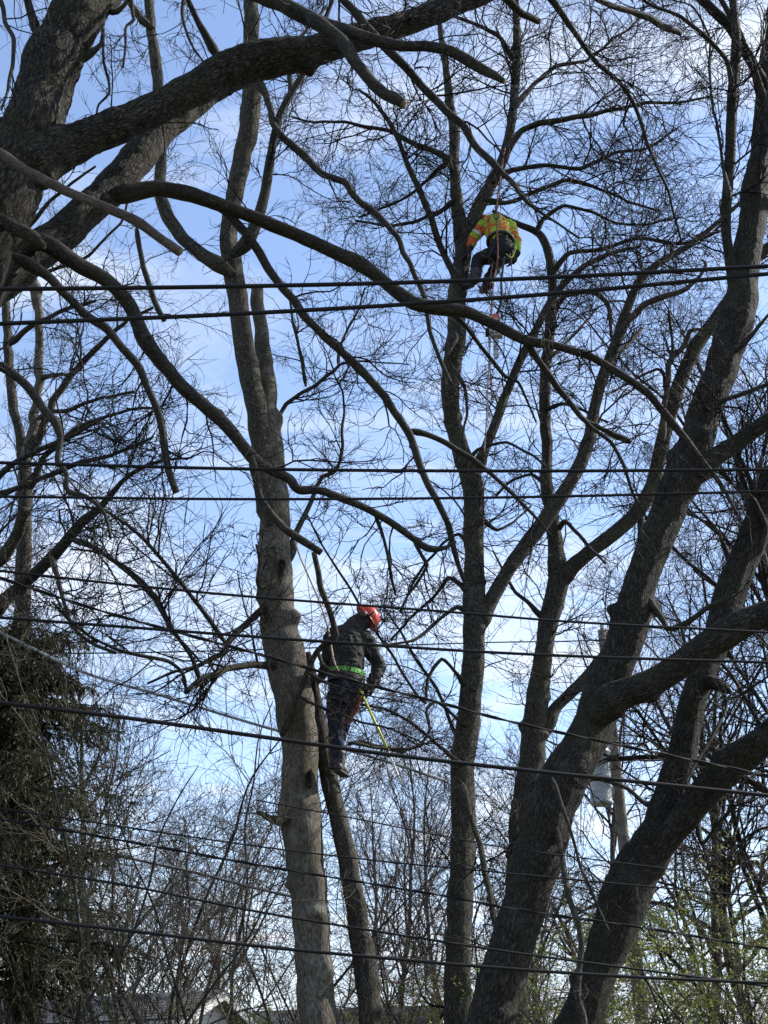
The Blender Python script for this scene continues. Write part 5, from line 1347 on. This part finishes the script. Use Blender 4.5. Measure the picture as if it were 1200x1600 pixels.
# ------------------------------------------------------------------ worker in the dark jacket
def worker_dark():
    Y0 = 14.9
    J = lambda x, y, dy=0.0: at(x, y, Y0 + dy)
    hip = J(537, 1082); waist = J(541, 1050); chest = J(543, 1012, 0.02); neck = J(553, 980, 0.06); head = J(572, 968, 0.10)
    shR = J(571, 999, 0.08); elR = J(593, 1043, 0.16); wrR = J(576, 1079, 0.02)
    shL = J(520, 996, -0.02); elL = J(511, 1036, 0.14); wrL = J(501, 1060, 0.36)
    hL = J(528, 1088, -0.05); kL = J(524, 1135, 0.02); aL = J(530, 1184, -0.03)
    hR = J(546, 1088, 0.07); kR = J(533, 1136, 0.16); aR = J(523, 1178, 0.16)
    base = np.array([aL[0], aL[1], aL[2] - 0.16])
    ax = nrm(np.array([0.55, -0.84, 0]))    # body front-back flattening axis
    # continuous body: head, neck, trunk, arms, legs
    bd = [dict(p=[(hip, 0.14), (waist, 0.13), (chest, 0.15)], flat=(ax, 0.75)), dict(p=[(chest, 0.12), (neck, 0.065), (head, 0.08)]),
          dict(p=[(head - [0, 0, 0.02], 0.085), (head + [0.02, 0.01, 0.05], 0.095)]), dict(p=[(head + [0.06, 0.03, -0.05], 0.05), (head + [0.045, 0.03, -0.02], 0.06)]),
          dict(p=[(chest + [0, 0, 0.1], 0.08), (shR, 0.062), (elR, 0.045), (wrR, 0.03)]), dict(p=[(chest + [0, 0, 0.1], 0.08), (shL, 0.062), (elL, 0.045), (wrL, 0.03)]),
          dict(p=[(hL, 0.095), (kL, 0.06), (aL, 0.042), (aL + [0.0, 0, -0.06], 0.04), (aL + [0.04, 0.1, -0.11], 0.025)]),
          dict(p=[(hR, 0.095), (kR, 0.06), (aR, 0.042), (aR + [0.0, 0, -0.06], 0.04), (aR + [0.04, 0.1, -0.11], 0.025)]),
          dict(p=[(head + [0.105, 0.05, -0.015], 0.016), (head + [0.09, 0.045, 0.015], 0.013)])]
    bd += hand_chains(wrR, J(572, 1090, -0.02) - wrR, [0.3, -0.9, 0.2], [-0.8, 0.2, -0.4], 0.9)
    bd += hand_chains(wrL, J(490, 1072, 0.34) - wrL, [0, -0.8, 0.5], [0.2, -0.7, -0.5], 0.9)
    me = blob(bd, 0.012, 2, name='person'); shift(me, base); me.materials.append(M['skin'])
    root = link('person', me); root.location = base
    tag(root, 'tree worker in dark jacket, jeans and red helmet standing on the pale trunk', 'person')
    # clothing
    jk = [dict(p=[(waist + [0, 0, -0.10], 0.185), (waist, 0.20), (chest, 0.222), (chest + [0.01, 0.02, 0.10], 0.19)], flat=(ax, 0.78)),
          dict(p=[(chest + [0, 0, 0.08], 0.16), (neck + [0, 0, -0.03], 0.10)]),
          dict(p=[(shL + [0.04, 0, 0.01], 0.105), (neck + [-0.03, 0, -0.07], 0.12), (shR + [-0.03, 0, 0.0], 0.105)]),
          dict(p=[(shR, 0.105), (shR * 0.5 + elR * 0.5, 0.088), (elR, 0.08), (elR * 0.4 + wrR * 0.6, 0.066), (wrR, 0.05)]),
          dict(p=[(shL, 0.105), (elL, 0.08), (wrL, 0.05)])]
    child('jacket', blob(jk, 0.011, 4, wr=0.013, wr_k=12, seed=3, name='jacket'), M['jacket'], root, base)
    hd = [dict(p=[(neck + [-0.02, -0.01, -0.02], 0.115), (neck + [0.04, 0.02, 0.05], 0.11), (head + [-0.035, -0.01, -0.02], 0.105)])]
    child('hood', blob(hd, 0.010, 4, wr=0.008, wr_k=16, seed=5, name='hood'), M['hood'], root, base)
    tro = [dict(p=[(waist + [0, 0, -0.06], 0.165), (hip, 0.19), (hip + [0, 0, -0.05], 0.18)], flat=(ax, 0.82)),
           dict(p=[(hL, 0.125), (hL * 0.5 + kL * 0.5, 0.108), (kL, 0.088), (kL * 0.5 + aL * 0.5, 0.082), (aL + [0, 0, 0.02], 0.072)]),
           dict(p=[(hR, 0.125), (kR, 0.088), (aR + [0, 0, 0.02], 0.072)])]
    child('trousers', blob(tro, 0.013, 3, wr=0.012, wr_k=11, seed=8, name='trousers'), M['jeans'], root, base)
    for a, dy in ((aL, -0.03), (aR, 0.02)):
        bt = [dict(p=[(a + [0, 0, 0.04], 0.075), (a + [0, 0, -0.07], 0.066)]), dict(p=[(a + [-0.01, -0.05, -0.115], 0.05), (a + [0.02, 0.04, -0.115], 0.052), (a + [0.06, 0.15, -0.125], 0.043)]),]
        o = child('boot', blob(bt, 0.009, 3, wr=0.003, wr_k=20, name='boot'), M['boot'], root, base)
        b = bmesh.new(); c = a - base
        bm_box(b, (-0.05, -0.10, -0.0125), (0.05, 0.20, 0.0125), bevel=0.01); b.transform(Matrix.Translation(Vector((c[0] + 0.012, c[1], c[2] - 0.165))) @ Matrix.Rotation(math.radians(-18), 4, 'Z'))
        bm_obj('sole', b, M['strap'], o)
    for wr_, tip, sd, cu, pn in ((wrR, J(572, 1090, -0.02), [0.3, -0.9, 0.2], [-0.8, 0.2, -0.4], 'glove'), (wrL, J(490, 1072, 0.34), [0, -0.8, 0.5], [0.2, -0.7, -0.5], 'glove')):
        g = hand_chains(wr_, tip - wr_, sd, cu, 1.15)
        g.append(dict(p=[(wr_ - nrm(tip - wr_) * 0.05, 0.042), (wr_, 0.036)]))
        child(pn, blob(g, 0.006, 2, name='glove'), M['glove'], root, base)
    # helmet: shell, brim, ear cup, visor arm
    hc = head + np.array([0.02, 0.0, 0.045])
    tilt = Matrix.Rotation(math.radians(52), 4, 'Y') @ Matrix.Rotation(math.radians(-10), 4, 'X')
    bm = bmesh.new()
    bmesh.ops.create_uvsphere(bm, u_segments=28, v_segments=18, radius=1.0)
    for v in bm.verts:
        z = v.co.z
        if z < -0.18: v.co.z = -0.18
        v.co.x *= 0.150; v.co.y *= 0.122
        v.co.z *= 0.125
        if z > 0.2: v.co.z += 0.012 * math.exp(-(v.co.y / 0.03) ** 2)     # crown ridge
    bmesh.ops.remove_doubles(bm, verts=bm.verts, dist=0.0005)
    bm.transform(Matrix.Translation(Vector(hc - base)) @ tilt)
    he = bm_obj('helmet', bm, M['red_shell'], root, True)
    bm = bmesh.new()
    n = 36; ring = []
    for k in range(n):
        a = 2 * math.pi * k / n
        ex = 0.014 + 0.050 * max(0, math.cos(a)) ** 3
        ring.append([bm.verts.new((math.cos(a) * (0.148 + q * ex), math.sin(a) * (0.120 + q * (0.012 + 0.01 * max(0, math.cos(a)))), -0.022 - 0.010 * q + dz)) for q, dz in ((0, 0), (1, -0.004), (1, -0.010), (0, -0.008))])
    for k in range(n):
        for j in range(4):
            bm.faces.new([ring[k][j], ring[(k+1) % n][j], ring[(k+1) % n][(j+1) % 4], ring[k][(j+1) % 4]])
    bmesh.ops.recalc_face_normals(bm, faces=bm.faces)
    bm.transform(Matrix.Translation(Vector(hc - base)) @ tilt)
    bm_obj('brim', bm, M['red_shell'], he, True)
    for sy in (-1, 1):
        bm = bmesh.new()
        bmesh.ops.create_uvsphere(bm, u_segments=16, v_segments=10, radius=1.0)
        for v in bm.verts: v.co.x *= 0.04; v.co.y *= 0.026; v.co.z *= 0.052
        bm.transform(Matrix.Translation(Vector(hc - base)) @ tilt @ Matrix.Translation((-0.01, sy * 0.125, -0.085)))
        bm_obj('ear_cup', bm, M['strap'], he, True)
    T = Matrix.Translation(Vector(hc - base)) @ tilt
    vis = [T @ Vector(p) for p in ((0.02, -0.13, -0.03), (0.13, -0.125, -0.03), (0.19, -0.09, -0.06), (0.205, 0.0, -0.07), (0.19, 0.09, -0.06), (0.13, 0.125, -0.03), (0.02, 0.13, -0.03))]
    tube_obj('visor', smooth_path([list(v) for v in vis], 6), 0.006, M['strap'], he, 6)
    # harness: belt, leg loops
    def loop(name, c, rx, ry, tiltv, h, mat, parent):
        b = bmesh.new(); n = 32; rg = []
        nrm_ = Vector(tiltv).normalized(); q = Vector((0, 0, 1)).rotation_difference(nrm_).to_matrix().to_4x4()
        az = Matrix.Rotation(math.atan2(ax[1], ax[0]), 4, 'Z')
        for k in range(n):
            a = 2 * math.pi * k / n
            rg.append([b.verts.new((math.cos(a) * (rx + e), math.sin(a) * (ry + e), z)) for e, z in ((0, -h), (0.012, -h), (0.012, h), (0, h))])
        for k in range(n):
            for j in range(4): b.faces.new([rg[k][j], rg[(k+1) % n][j], rg[(k+1) % n][(j+1) % 4], rg[k][(j+1) % 4]])
        bmesh.ops.recalc_face_normals(b, faces=b.faces)
        b.transform(Matrix.Translation(Vector(c - base)) @ q @ az)
        return bm_obj(name, b, mat, parent)
    belt = loop('harness_belt', waist + [0, 0, -0.015], 0.170, 0.212, (0.06, 0, 1), 0.026, M['green_web'], root)
    loop('padding', waist + [0, 0, -0.095], 0.170, 0.212, (0.06, 0, 1), 0.04, M['strap'], belt)
    loop('leg_loop', hL + [0, 0, -0.045], 0.128, 0.130, (0.25, -0.1, 1), 0.02, M['strap'], root)
    loop('leg_loop', hR + [0, 0, -0.045], 0.128, 0.130, (-0.25, 0.1, 1), 0.02, M['green_web'], root)
    side = J(561, 1066, -0.06)
    tube_obj('gear_strap', smooth_path([waist + [0.13, -0.12, -0.02], side, J(557, 1088, -0.06), J(549, 1098, -0.12)]), 0.012, M['strap'], root, 6, base=base)
    b = bmesh.new(); c = J(562, 1072, -0.08) - base
    bm_box(b, (c[0] - 0.03, c[1] - 0.03, c[2] - 0.09), (c[0] + 0.03, c[1] + 0.03, c[2] + 0.08), bevel=0.012)
    bm_obj('pouch', b, M['strap'], root)
    # hand saw in its red sheath hanging from the belt
    s0, s1 = J(562, 1084, -0.10), J(541, 1129, -0.12)
    rt = empty('pruning_saw', s0, 'curved pruning saw in a red sheath hanging at the worker hip', 'saw')
    n = 14; d = s1 - s0
    perp = nrm(np.cross(d, [0, 1.0, 0])); V = []; 
    for k in range(n):
        t = k / (n - 1)
        c = d * t + perp * 0.035 * math.sin(math.pi * t)
        w = 0.032 * (1 - 0.35 * t) * (1 if t < 0.93 else 0.7); th = 0.010
        for a, e in ((-1, -1), (1, -1), (1, 1), (-1, 1)):
            V.append(c + perp * w * a + np.array([0, 1.0, 0]) * th * e)
    Q = []
    for k in range(n - 1):
        for j in range(4): Q.append([k*4 + j, k*4 + (j+1) % 4, k*4 + 4 + (j+1) % 4, k*4 + 4 + j])
    Q += [[3, 2, 1, 0], [(n-1)*4 + j for j in range(4)]]
    link('sheath', mesh_np('sheath', np.array(V), Q, mat=M['saw_red'], smooth=False), rt)
    tube_obj('handle', smooth_path([s0 - d * 0.02, s0 - d * 0.12 + perp * 0.01, s0 - d * 0.26 + perp * 0.03, s0 - d * 0.32 + perp * 0.015]), 0.019, M['strap'], rt, 8, base=s0)
    # yellow pole in the right hand
    p0, p1 = J(563, 1079, -0.10), J(606, 1172, -0.45)
    p2 = J(628, 1226, -0.65)
    rt = empty('pole_pruner', p0, 'long thin yellow pole slanting down from the worker right hand', 'pole')
    tube_obj('yellow_shaft', [p0, p0 * 0.5 + p1 * 0.5, p1], 0.0145, M['yellow_pole'], rt, 10, base=p0)
    tube_obj('pale_shaft', [p1 + (p1 - p2) * 0.05, p1 * 0.5 + p2 * 0.5, p2], 0.011, M['pole_end'], rt, 10, base=p0)
    tube_obj('collar', [p1 + (p0 - p1) * 0.02, p1, p1 + (p2 - p1) * 0.05], 0.018, M['strap'], rt, 10, base=p0)
    dd = nrm(p0 - p1)
    tube_obj('end_cap', [p0, p0 + dd * 0.03, p0 + dd * 0.05], [0.02, 0.02, 0.012], M['yellow_pole'], rt, 10, base=p0)
    # lanyard round the trunk
    tube_obj_l = smooth_path([waist + [-0.05, 0.22, -0.03], J(500, 1062, 0.30), J(470, 1040, 0.42), J(438, 1036, 0.34), J(404, 1044, 0.05)], 8)
    o = tube_obj('lanyard', tube_obj_l, 0.008, M['pale_rope'], None, 6, base=waist); o.location = waist
    tag(o, 'work lanyard running from the worker harness round the back of the pale trunk', 'rope')
    l0 = J(461, 850, 0.1)
    o = tube_obj('climbing_rope', smooth_path([J(458, 828, 0.12), J(466, 862, -0.1), J(482, 900, -0.16), J(499, 940, -0.2), J(512, 980, -0.28), J(521, 1030, -0.30), J(530, 1052, -0.22)], 8), 0.011, M['pale_rope'], None, 6, base=l0)
    o.location = l0
    tag(o, 'pale climbing rope from the pale trunk fork down to the dark-jacketed worker', 'rope')
worker_dark()

# ------------------------------------------------------------------ hi-vis climber
def worker_vis():
    Y0 = 16.55
    J = lambda x, y, dy=0.0: at(x, y, Y0 + dy)
    hip = J(784, 391); waist = J(781, 373, 0.03); chest = J(774, 353, 0.16); neck = J(764, 347, 0.36); head = J(756, 352, 0.50)
    shL = J(757, 353, 0.24); elL = J(740, 372, 0.26); wrL = J(733, 392, 0.22)
    shR = J(796, 353, 0.24); elR = J(807, 378, 0.16); wrR = J(805, 402, 0.16)
    hL = J(777, 397); kL = J(748, 405, 0.26); kL2 = J(746, 409, 0.22); aL = J(742, 430, 0.10)
    hR = J(792, 397, 0.06); kR = J(781, 404, 0.50); aR = J(764, 437, 0.42)
    base = np.array([hip[0], hip[1], aL[2] - 0.15])
    ax = nrm(np.cross(hip - chest, np.array([1.0, 0, 0])))
    bd = [dict(p=[(hip, 0.15), (waist, 0.13), (chest, 0.15)], flat=(ax, 0.8)), dict(p=[(chest, 0.11), (neck, 0.065), (head, 0.085)]), dict(p=[(head, 0.092), (head + [-0.02, 0.03, 0.03], 0.09)]),
          dict(p=[(head + [-0.03, 0.08, -0.06], 0.045), (head + [-0.02, 0.05, -0.02], 0.06)]),
          dict(p=[(chest, 0.08), (shL, 0.062), (elL, 0.045), (wrL, 0.03)]), dict(p=[(chest, 0.08), (shR, 0.062), (elR, 0.045), (wrR, 0.03)]),
          dict(p=[(hL, 0.10), (kL, 0.062), (kL2, 0.06), (aL, 0.042), (aL + [-0.04, 0.03, -0.08], 0.03)]), dict(p=[(hR, 0.10), (kR, 0.062), (aR, 0.042), (aR + [-0.03, 0.06, -0.06], 0.03)])]
    bd += hand_chains(wrL, J(728, 402, 0.22) - wrL, [0.2, 0.9, 0.1], [-0.7, 0.6, -0.2], 0.9) + hand_chains(wrR, J(800, 411, 0.2) - wrR, [-0.4, 0.8, 0], [-0.7, 0.4, 0.0], 0.9)
    me = blob(bd, 0.012, 2, name='person'); shift(me, base); me.materials.append(M['skin'])
    root = link('person', me); root.location = base
    tag(root, 'climber in lime and orange hi-vis shirt hanging bent over beside the centre trunk', 'person')
    sh = [dict(p=[(waist + (hip - waist) * 0.3, 0.165), (waist, 0.175), (chest, 0.205), (chest * 0.6 + neck * 0.4, 0.17)], flat=(ax, 0.85)),
          dict(p=[(chest, 0.15), (neck, 0.09)]), dict(p=[(shL, 0.10), (neck * 0.6 + chest * 0.4, 0.12), (shR, 0.10)]),
          dict(p=[(shL, 0.105), (shL * 0.5 + elL * 0.5, 0.09), (elL, 0.078), (elL * 0.4 + wrL * 0.6, 0.062)]), dict(p=[(shR, 0.10), (elR, 0.078), (elR * 0.3 + wrR * 0.7, 0.062)])]
    me = blob(sh, 0.011, 5, wr=0.009, wr_k=11, seed=2, name='hi_vis_shirt')
    spine = nrm(chest - waist)
    def band(c):
        p = np.array(c)
        dl = np.dot(p - elL, nrm(shL - elL)); onL = np.linalg.norm(p - (elL + nrm(shL - elL) * np.clip(dl, -0.12, 0.26))) < 0.125 and p[0] < shL[0] + 0.02
        if onL:
            if dl < -0.02: return 1
            if 0.10 < dl < 0.19: return 1
            if 0.06 < dl < 0.10: return 2
            return 0
        h = np.dot(p - waist, spine); x = p[0] - chest[0]
        u = vnoise(np.array([p * 9.0]), 4)[0] * 0.03
        if 0.13 < h + u + 0.35 * x < 0.19: return 1
        if x > 0.02 and 0.02 < h + u - 0.35 * x < 0.075: return 1
        if abs(abs(x) - 0.11) < 0.020: return 1
        if x > 0.02 and 0.215 < h + u < 0.245: return 1
        return 0
    color_bands(me, band)
    child('hi_vis_shirt', me, [M['lime'], M['orange'], M['silver_tape']], root, base)
    tr = [dict(p=[(waist + (hip - waist) * 0.4, 0.16), (hip, 0.19), (hip + [0, 0.02, -0.05], 0.17)], flat=(ax, 0.95)),
          dict(p=[(hL, 0.135), (hL * 0.5 + kL * 0.5, 0.12), (kL, 0.095), (kL2, 0.092), (kL2 * 0.5 + aL * 0.5, 0.088), (aL, 0.075)]), dict(p=[(hR, 0.135), (kR, 0.095), (aR, 0.075)])]
    child('trousers', blob(tr, 0.014, 5, wr=0.009, wr_k=10, seed=6, name='trousers'), M['dark_cloth'], root, base)
    for a, off in ((aL, np.array([-0.085, 0.05, -0.16])), (aR, np.array([-0.06, 0.12, -0.12]))):
        d = nrm(off); h = a + d * 0.07
        toe = h + np.array([-0.05, 0.17, 0.03]); heel = h + np.array([0.05, -0.07, -0.03])
        bt = [dict(p=[(a - d * 0.04, 0.09), (h, 0.08)]), dict(p=[(heel + d * 0.03, 0.062), (h + d * 0.05, 0.066), (toe + d * 0.03, 0.055)])]
        o = child('boot', blob(bt, 0.010, 3, wr=0.003, wr_k=20, name='boot'), M['boot'], root, base)
        b = bmesh.new(); bm_box(b, (-0.05, -0.10, -0.014), (0.05, 0.20, 0.014), bevel=0.008)
        zax = Vector(-d); yax = Vector(nrm(toe - heel)); xax = yax.cross(zax).normalized(); yax = zax.cross(xax)
        mt = Matrix((xax, yax, zax)).transposed().to_4x4(); mt.translation = Vector(h + d * 0.105 - base)
        b.transform(mt); bm_obj('sole', b, M['strap'], o)
        tube_obj('climbing_spur', [heel - base, heel + d * 0.05 - base, heel + d * 0.10 + np.array([-0.03, 0.05, -0.02]) - base], [0.008, 0.007, 0.003], M['strap'], o, 6)
    for w, tip, sd, cu in ((wrL, J(728, 402, 0.22), [0.2, 0.9, 0.1], [-0.7, 0.6, -0.2]), (wrR, J(800, 411, 0.2), [-0.4, 0.8, 0], [-0.7, 0.4, 0.0])):
        g = hand_chains(w, tip - w, sd, cu, 1.15); g.append(dict(p=[(w - nrm(tip - w) * 0.07, 0.05), (w, 0.037)]))
        child('glove', blob(g, 0.007, 2, name='glove'), M['glove'], root, base)
    bm = bmesh.new(); bmesh.ops.create_uvsphere(bm, u_segments=24, v_segments=16, radius=1.0)
    for v in bm.verts:
        if v.co.z < -0.15: v.co.z = -0.15
        v.co.x *= 0.125; v.co.y *= 0.15; v.co.z *= 0.125
    bmesh.ops.remove_doubles(bm, verts=bm.verts, dist=0.0005)
    bm.transform(Matrix.Translation(Vector(head + [-0.01, 0.02, 0.03] - base)) @ Matrix.Rotation(math.radians(-50), 4, 'X'))
    bm_obj('helmet', bm, M['saw_orange'], root, True)
    # harness
    def strap(name, pts, r, mat, parent=root):
        return tube_obj(name, smooth_path(pts, 6), r, mat, parent, 6, base=base)
    bc = waist + (hip - waist) * 0.25
    u = nrm(shR - shL); w = nrm(np.cross(u, spine))
    ring = [bc + u * 0.185 * math.cos(a) + w * 0.165 * math.sin(a) for a in np.linspace(0, 2 * math.pi, 25)]
    blt = tube_obj('harness_belt', ring, 0.028, M['strap'], root, 6, base=base)
    for a, m in ((-0.5, 'green_web'), (-1.1, 'steel'), (-2.2, 'saw_orange'), (-1.7, 'strap')):
        c = bc + u * 0.21 * math.cos(a) + w * 0.19 * math.sin(a) - base
        b = bmesh.new(); bm_box(b, (c[0] - 0.04, c[1] - 0.02, c[2] - 0.025), (c[0] + 0.04, c[1] + 0.02, c[2] + 0.025), bevel=0.01)
        bm_obj('buckle', b, M[m], blt)
    for hh, sx in ((hL, -1), (hR, 1)):
        strap('leg_strap', [bc + u * 0.10 * sx - w * 0.17, hh + [0.08 * sx, -0.17, -0.02], hh + [0.13 * sx, -0.05, -0.12], hh + [0.1 * sx, 0.1, -0.10]], 0.014, M['strap'])
    strap('gear_loop', [bc + u * 0.19 - w * 0.05, J(806, 385, -0.12), J(800, 402, -0.16), J(792, 398, -0.2), bc + u * 0.08 - w * 0.19], 0.010, M['lime'])
    strap('gear_loop', [bc + u * 0.12 - w * 0.15, J(797, 398, -0.2), J(788, 407, -0.22), J(778, 399, -0.2), bc - u * 0.05 - w * 0.19], 0.008, M['strap'])
    # ropes
    def rope(pts, r, mat, label):
        P = smooth_path(pts, 8); c = P[0]
        o = tube_obj('climbing_rope', P, r, M[mat], None, 6, base=c); o.location = c
        tag(o, label, 'rope')
    rope([at(789, 232, 16.55), J(783, 270, -0.05), J(778, 305, -0.12), J(776, 335, -0.16), J(777, 365, -0.22), J(778, 395, -0.26), J(776, 422, -0.22)], 0.0105, 'red_rope', 'reddish climbing rope running up from the hi-vis climber back to the fork above')
    rope([at(786, 240, 16.72), J(781, 290, -0.02), J(774, 330, -0.14), J(772, 338, -0.17), J(776, 343, -0.19), J(780, 336, -0.17), J(775, 333, -0.14)], 0.012, 'dark_rope', 'dark rope knotted above the hi-vis climber back')
    rope([J(776, 420, -0.22), J(771, 446, -0.2), J(769, 480, -0.2), J(766, 530, -0.2), J(763, 590, -0.18), J(760, 660, -0.18), J(757, 705, -0.18)], 0.011, 'pale_rope', 'pale rope tail hanging far below the hi-vis climber, left of the chainsaw')
    rope([J(770, 410, -0.16), J(766, 440, -0.18), J(768, 470, -0.16), J(764, 520, -0.16), J(765, 560, -0.16), J(769, 630, -0.15)], 0.008, 'red_rope', 'thin red rope tail hanging beside the pale rope tail')
    rope([J(797, 401, -0.10), J(800, 430, -0.1), J(793, 470, -0.1), J(789, 500, -0.1), J(787, 560, -0.1)], 0.007, 'dark_rope', 'thin dark cord hanging right of the chainsaw')
    # wedge of saw strap
    rope([J(788, 402, -0.12), J(785, 425, -0.14), J(783, 440, -0.14), J(784, 462, -0.14), J(781, 478, -0.14), J(777, 490, -0.14)], 0.016, 'dark_rope', 'black strop from the climber belt down to the chainsaw')
    # chainsaw hanging bar down
    c0 = J(775, 491, -0.14)
    rt = empty('chainsaw', J(775, 562, -0.14), 'orange and grey chainsaw hanging bar down under the hi-vis climber', 'chainsaw')
    cb = np.array(rt.location)
    sc = mpp(775, 520, Y0)
    def L(x, z, y=0.0):     # photo pixels from the saw centre line -> local metres
        p = J(x, z, -0.14 + y); return p - cb
    b = bmesh.new(); a, c = L(769, 520), L(783, 504)
    bm_box(b, (a[0], -0.07, a[2]), (c[0], 0.07, c[2] + 0.04), bevel=0.02); bm_obj('engine_body', b, M['saw_grey'], rt, True)
    b = bmesh.new(); a, c = L(769, 505), L(779, 494)
    bm_box(b, (a[0], -0.062, a[2]), (c[0], 0.062, c[2] + 0.01), bevel=0.022); bm_obj('top_cover', b, M['saw_orange'], rt, True)
    tube_obj('rear_handle', smooth_path([L(777, 498), L(776, 490), L(780, 486), L(784, 490), L(784, 500)], 6), 0.017, M['strap'], rt, 8)
    tube_obj('front_handle', smooth_path([L(770, 512, -0.06), L(764, 512, -0.09), L(764, 512, 0.0), L(764, 512, 0.09), L(770, 512, 0.06)], 6), 0.014, M['strap'], rt, 8)
    b = bmesh.new(); a, c = L(768, 527), L(785, 519)
    bm_box(b, (a[0], -0.055, a[2]), (c[0], 0.055, c[2]), bevel=0.012); bm_obj('sprocket_cover', b, M['saw_grey'], rt, True)
    b = bmesh.new(); a, c = L(761, 523), L(764, 517)
    bm_box(b, (a[0] - 0.02, -0.07, a[2]), (c[0], 0.07, c[2]), bevel=0.008); bm_obj('hand_guard', b, M['strap'], rt, True)
    b = bmesh.new(); n = 10; e = L(775, 558); s = L(775, 522); hw = 0.030
    out = [(s[0] - hw, s[2]), (s[0] + hw, s[2])] + [(e[0] + hw * math.cos(t), e[2] - hw * math.sin(t)) for t in np.linspace(0, math.pi, n)]
    f1 = [b.verts.new((x, -0.006, z)) for x, z in out]; f2 = [b.verts.new((x, 0.006, z)) for x, z in out]
    b.faces.new(f1); b.faces.new(f2[::-1])
    for i in range(len(out)): b.faces.new([f1[i], f1[(i+1) % len(out)], f2[(i+1) % len(out)], f2[i]])
    bmesh.ops.recalc_face_normals(b, faces=b.faces)
    bar = bm_obj('guide_bar', b, M['bar_steel'], rt)
    tube_obj('chain', [(x, 0, z) for x, z in out[1:]] + [(out[0][0], 0, out[0][1])], 0.006, M['strap'], bar, 5)
worker_vis()
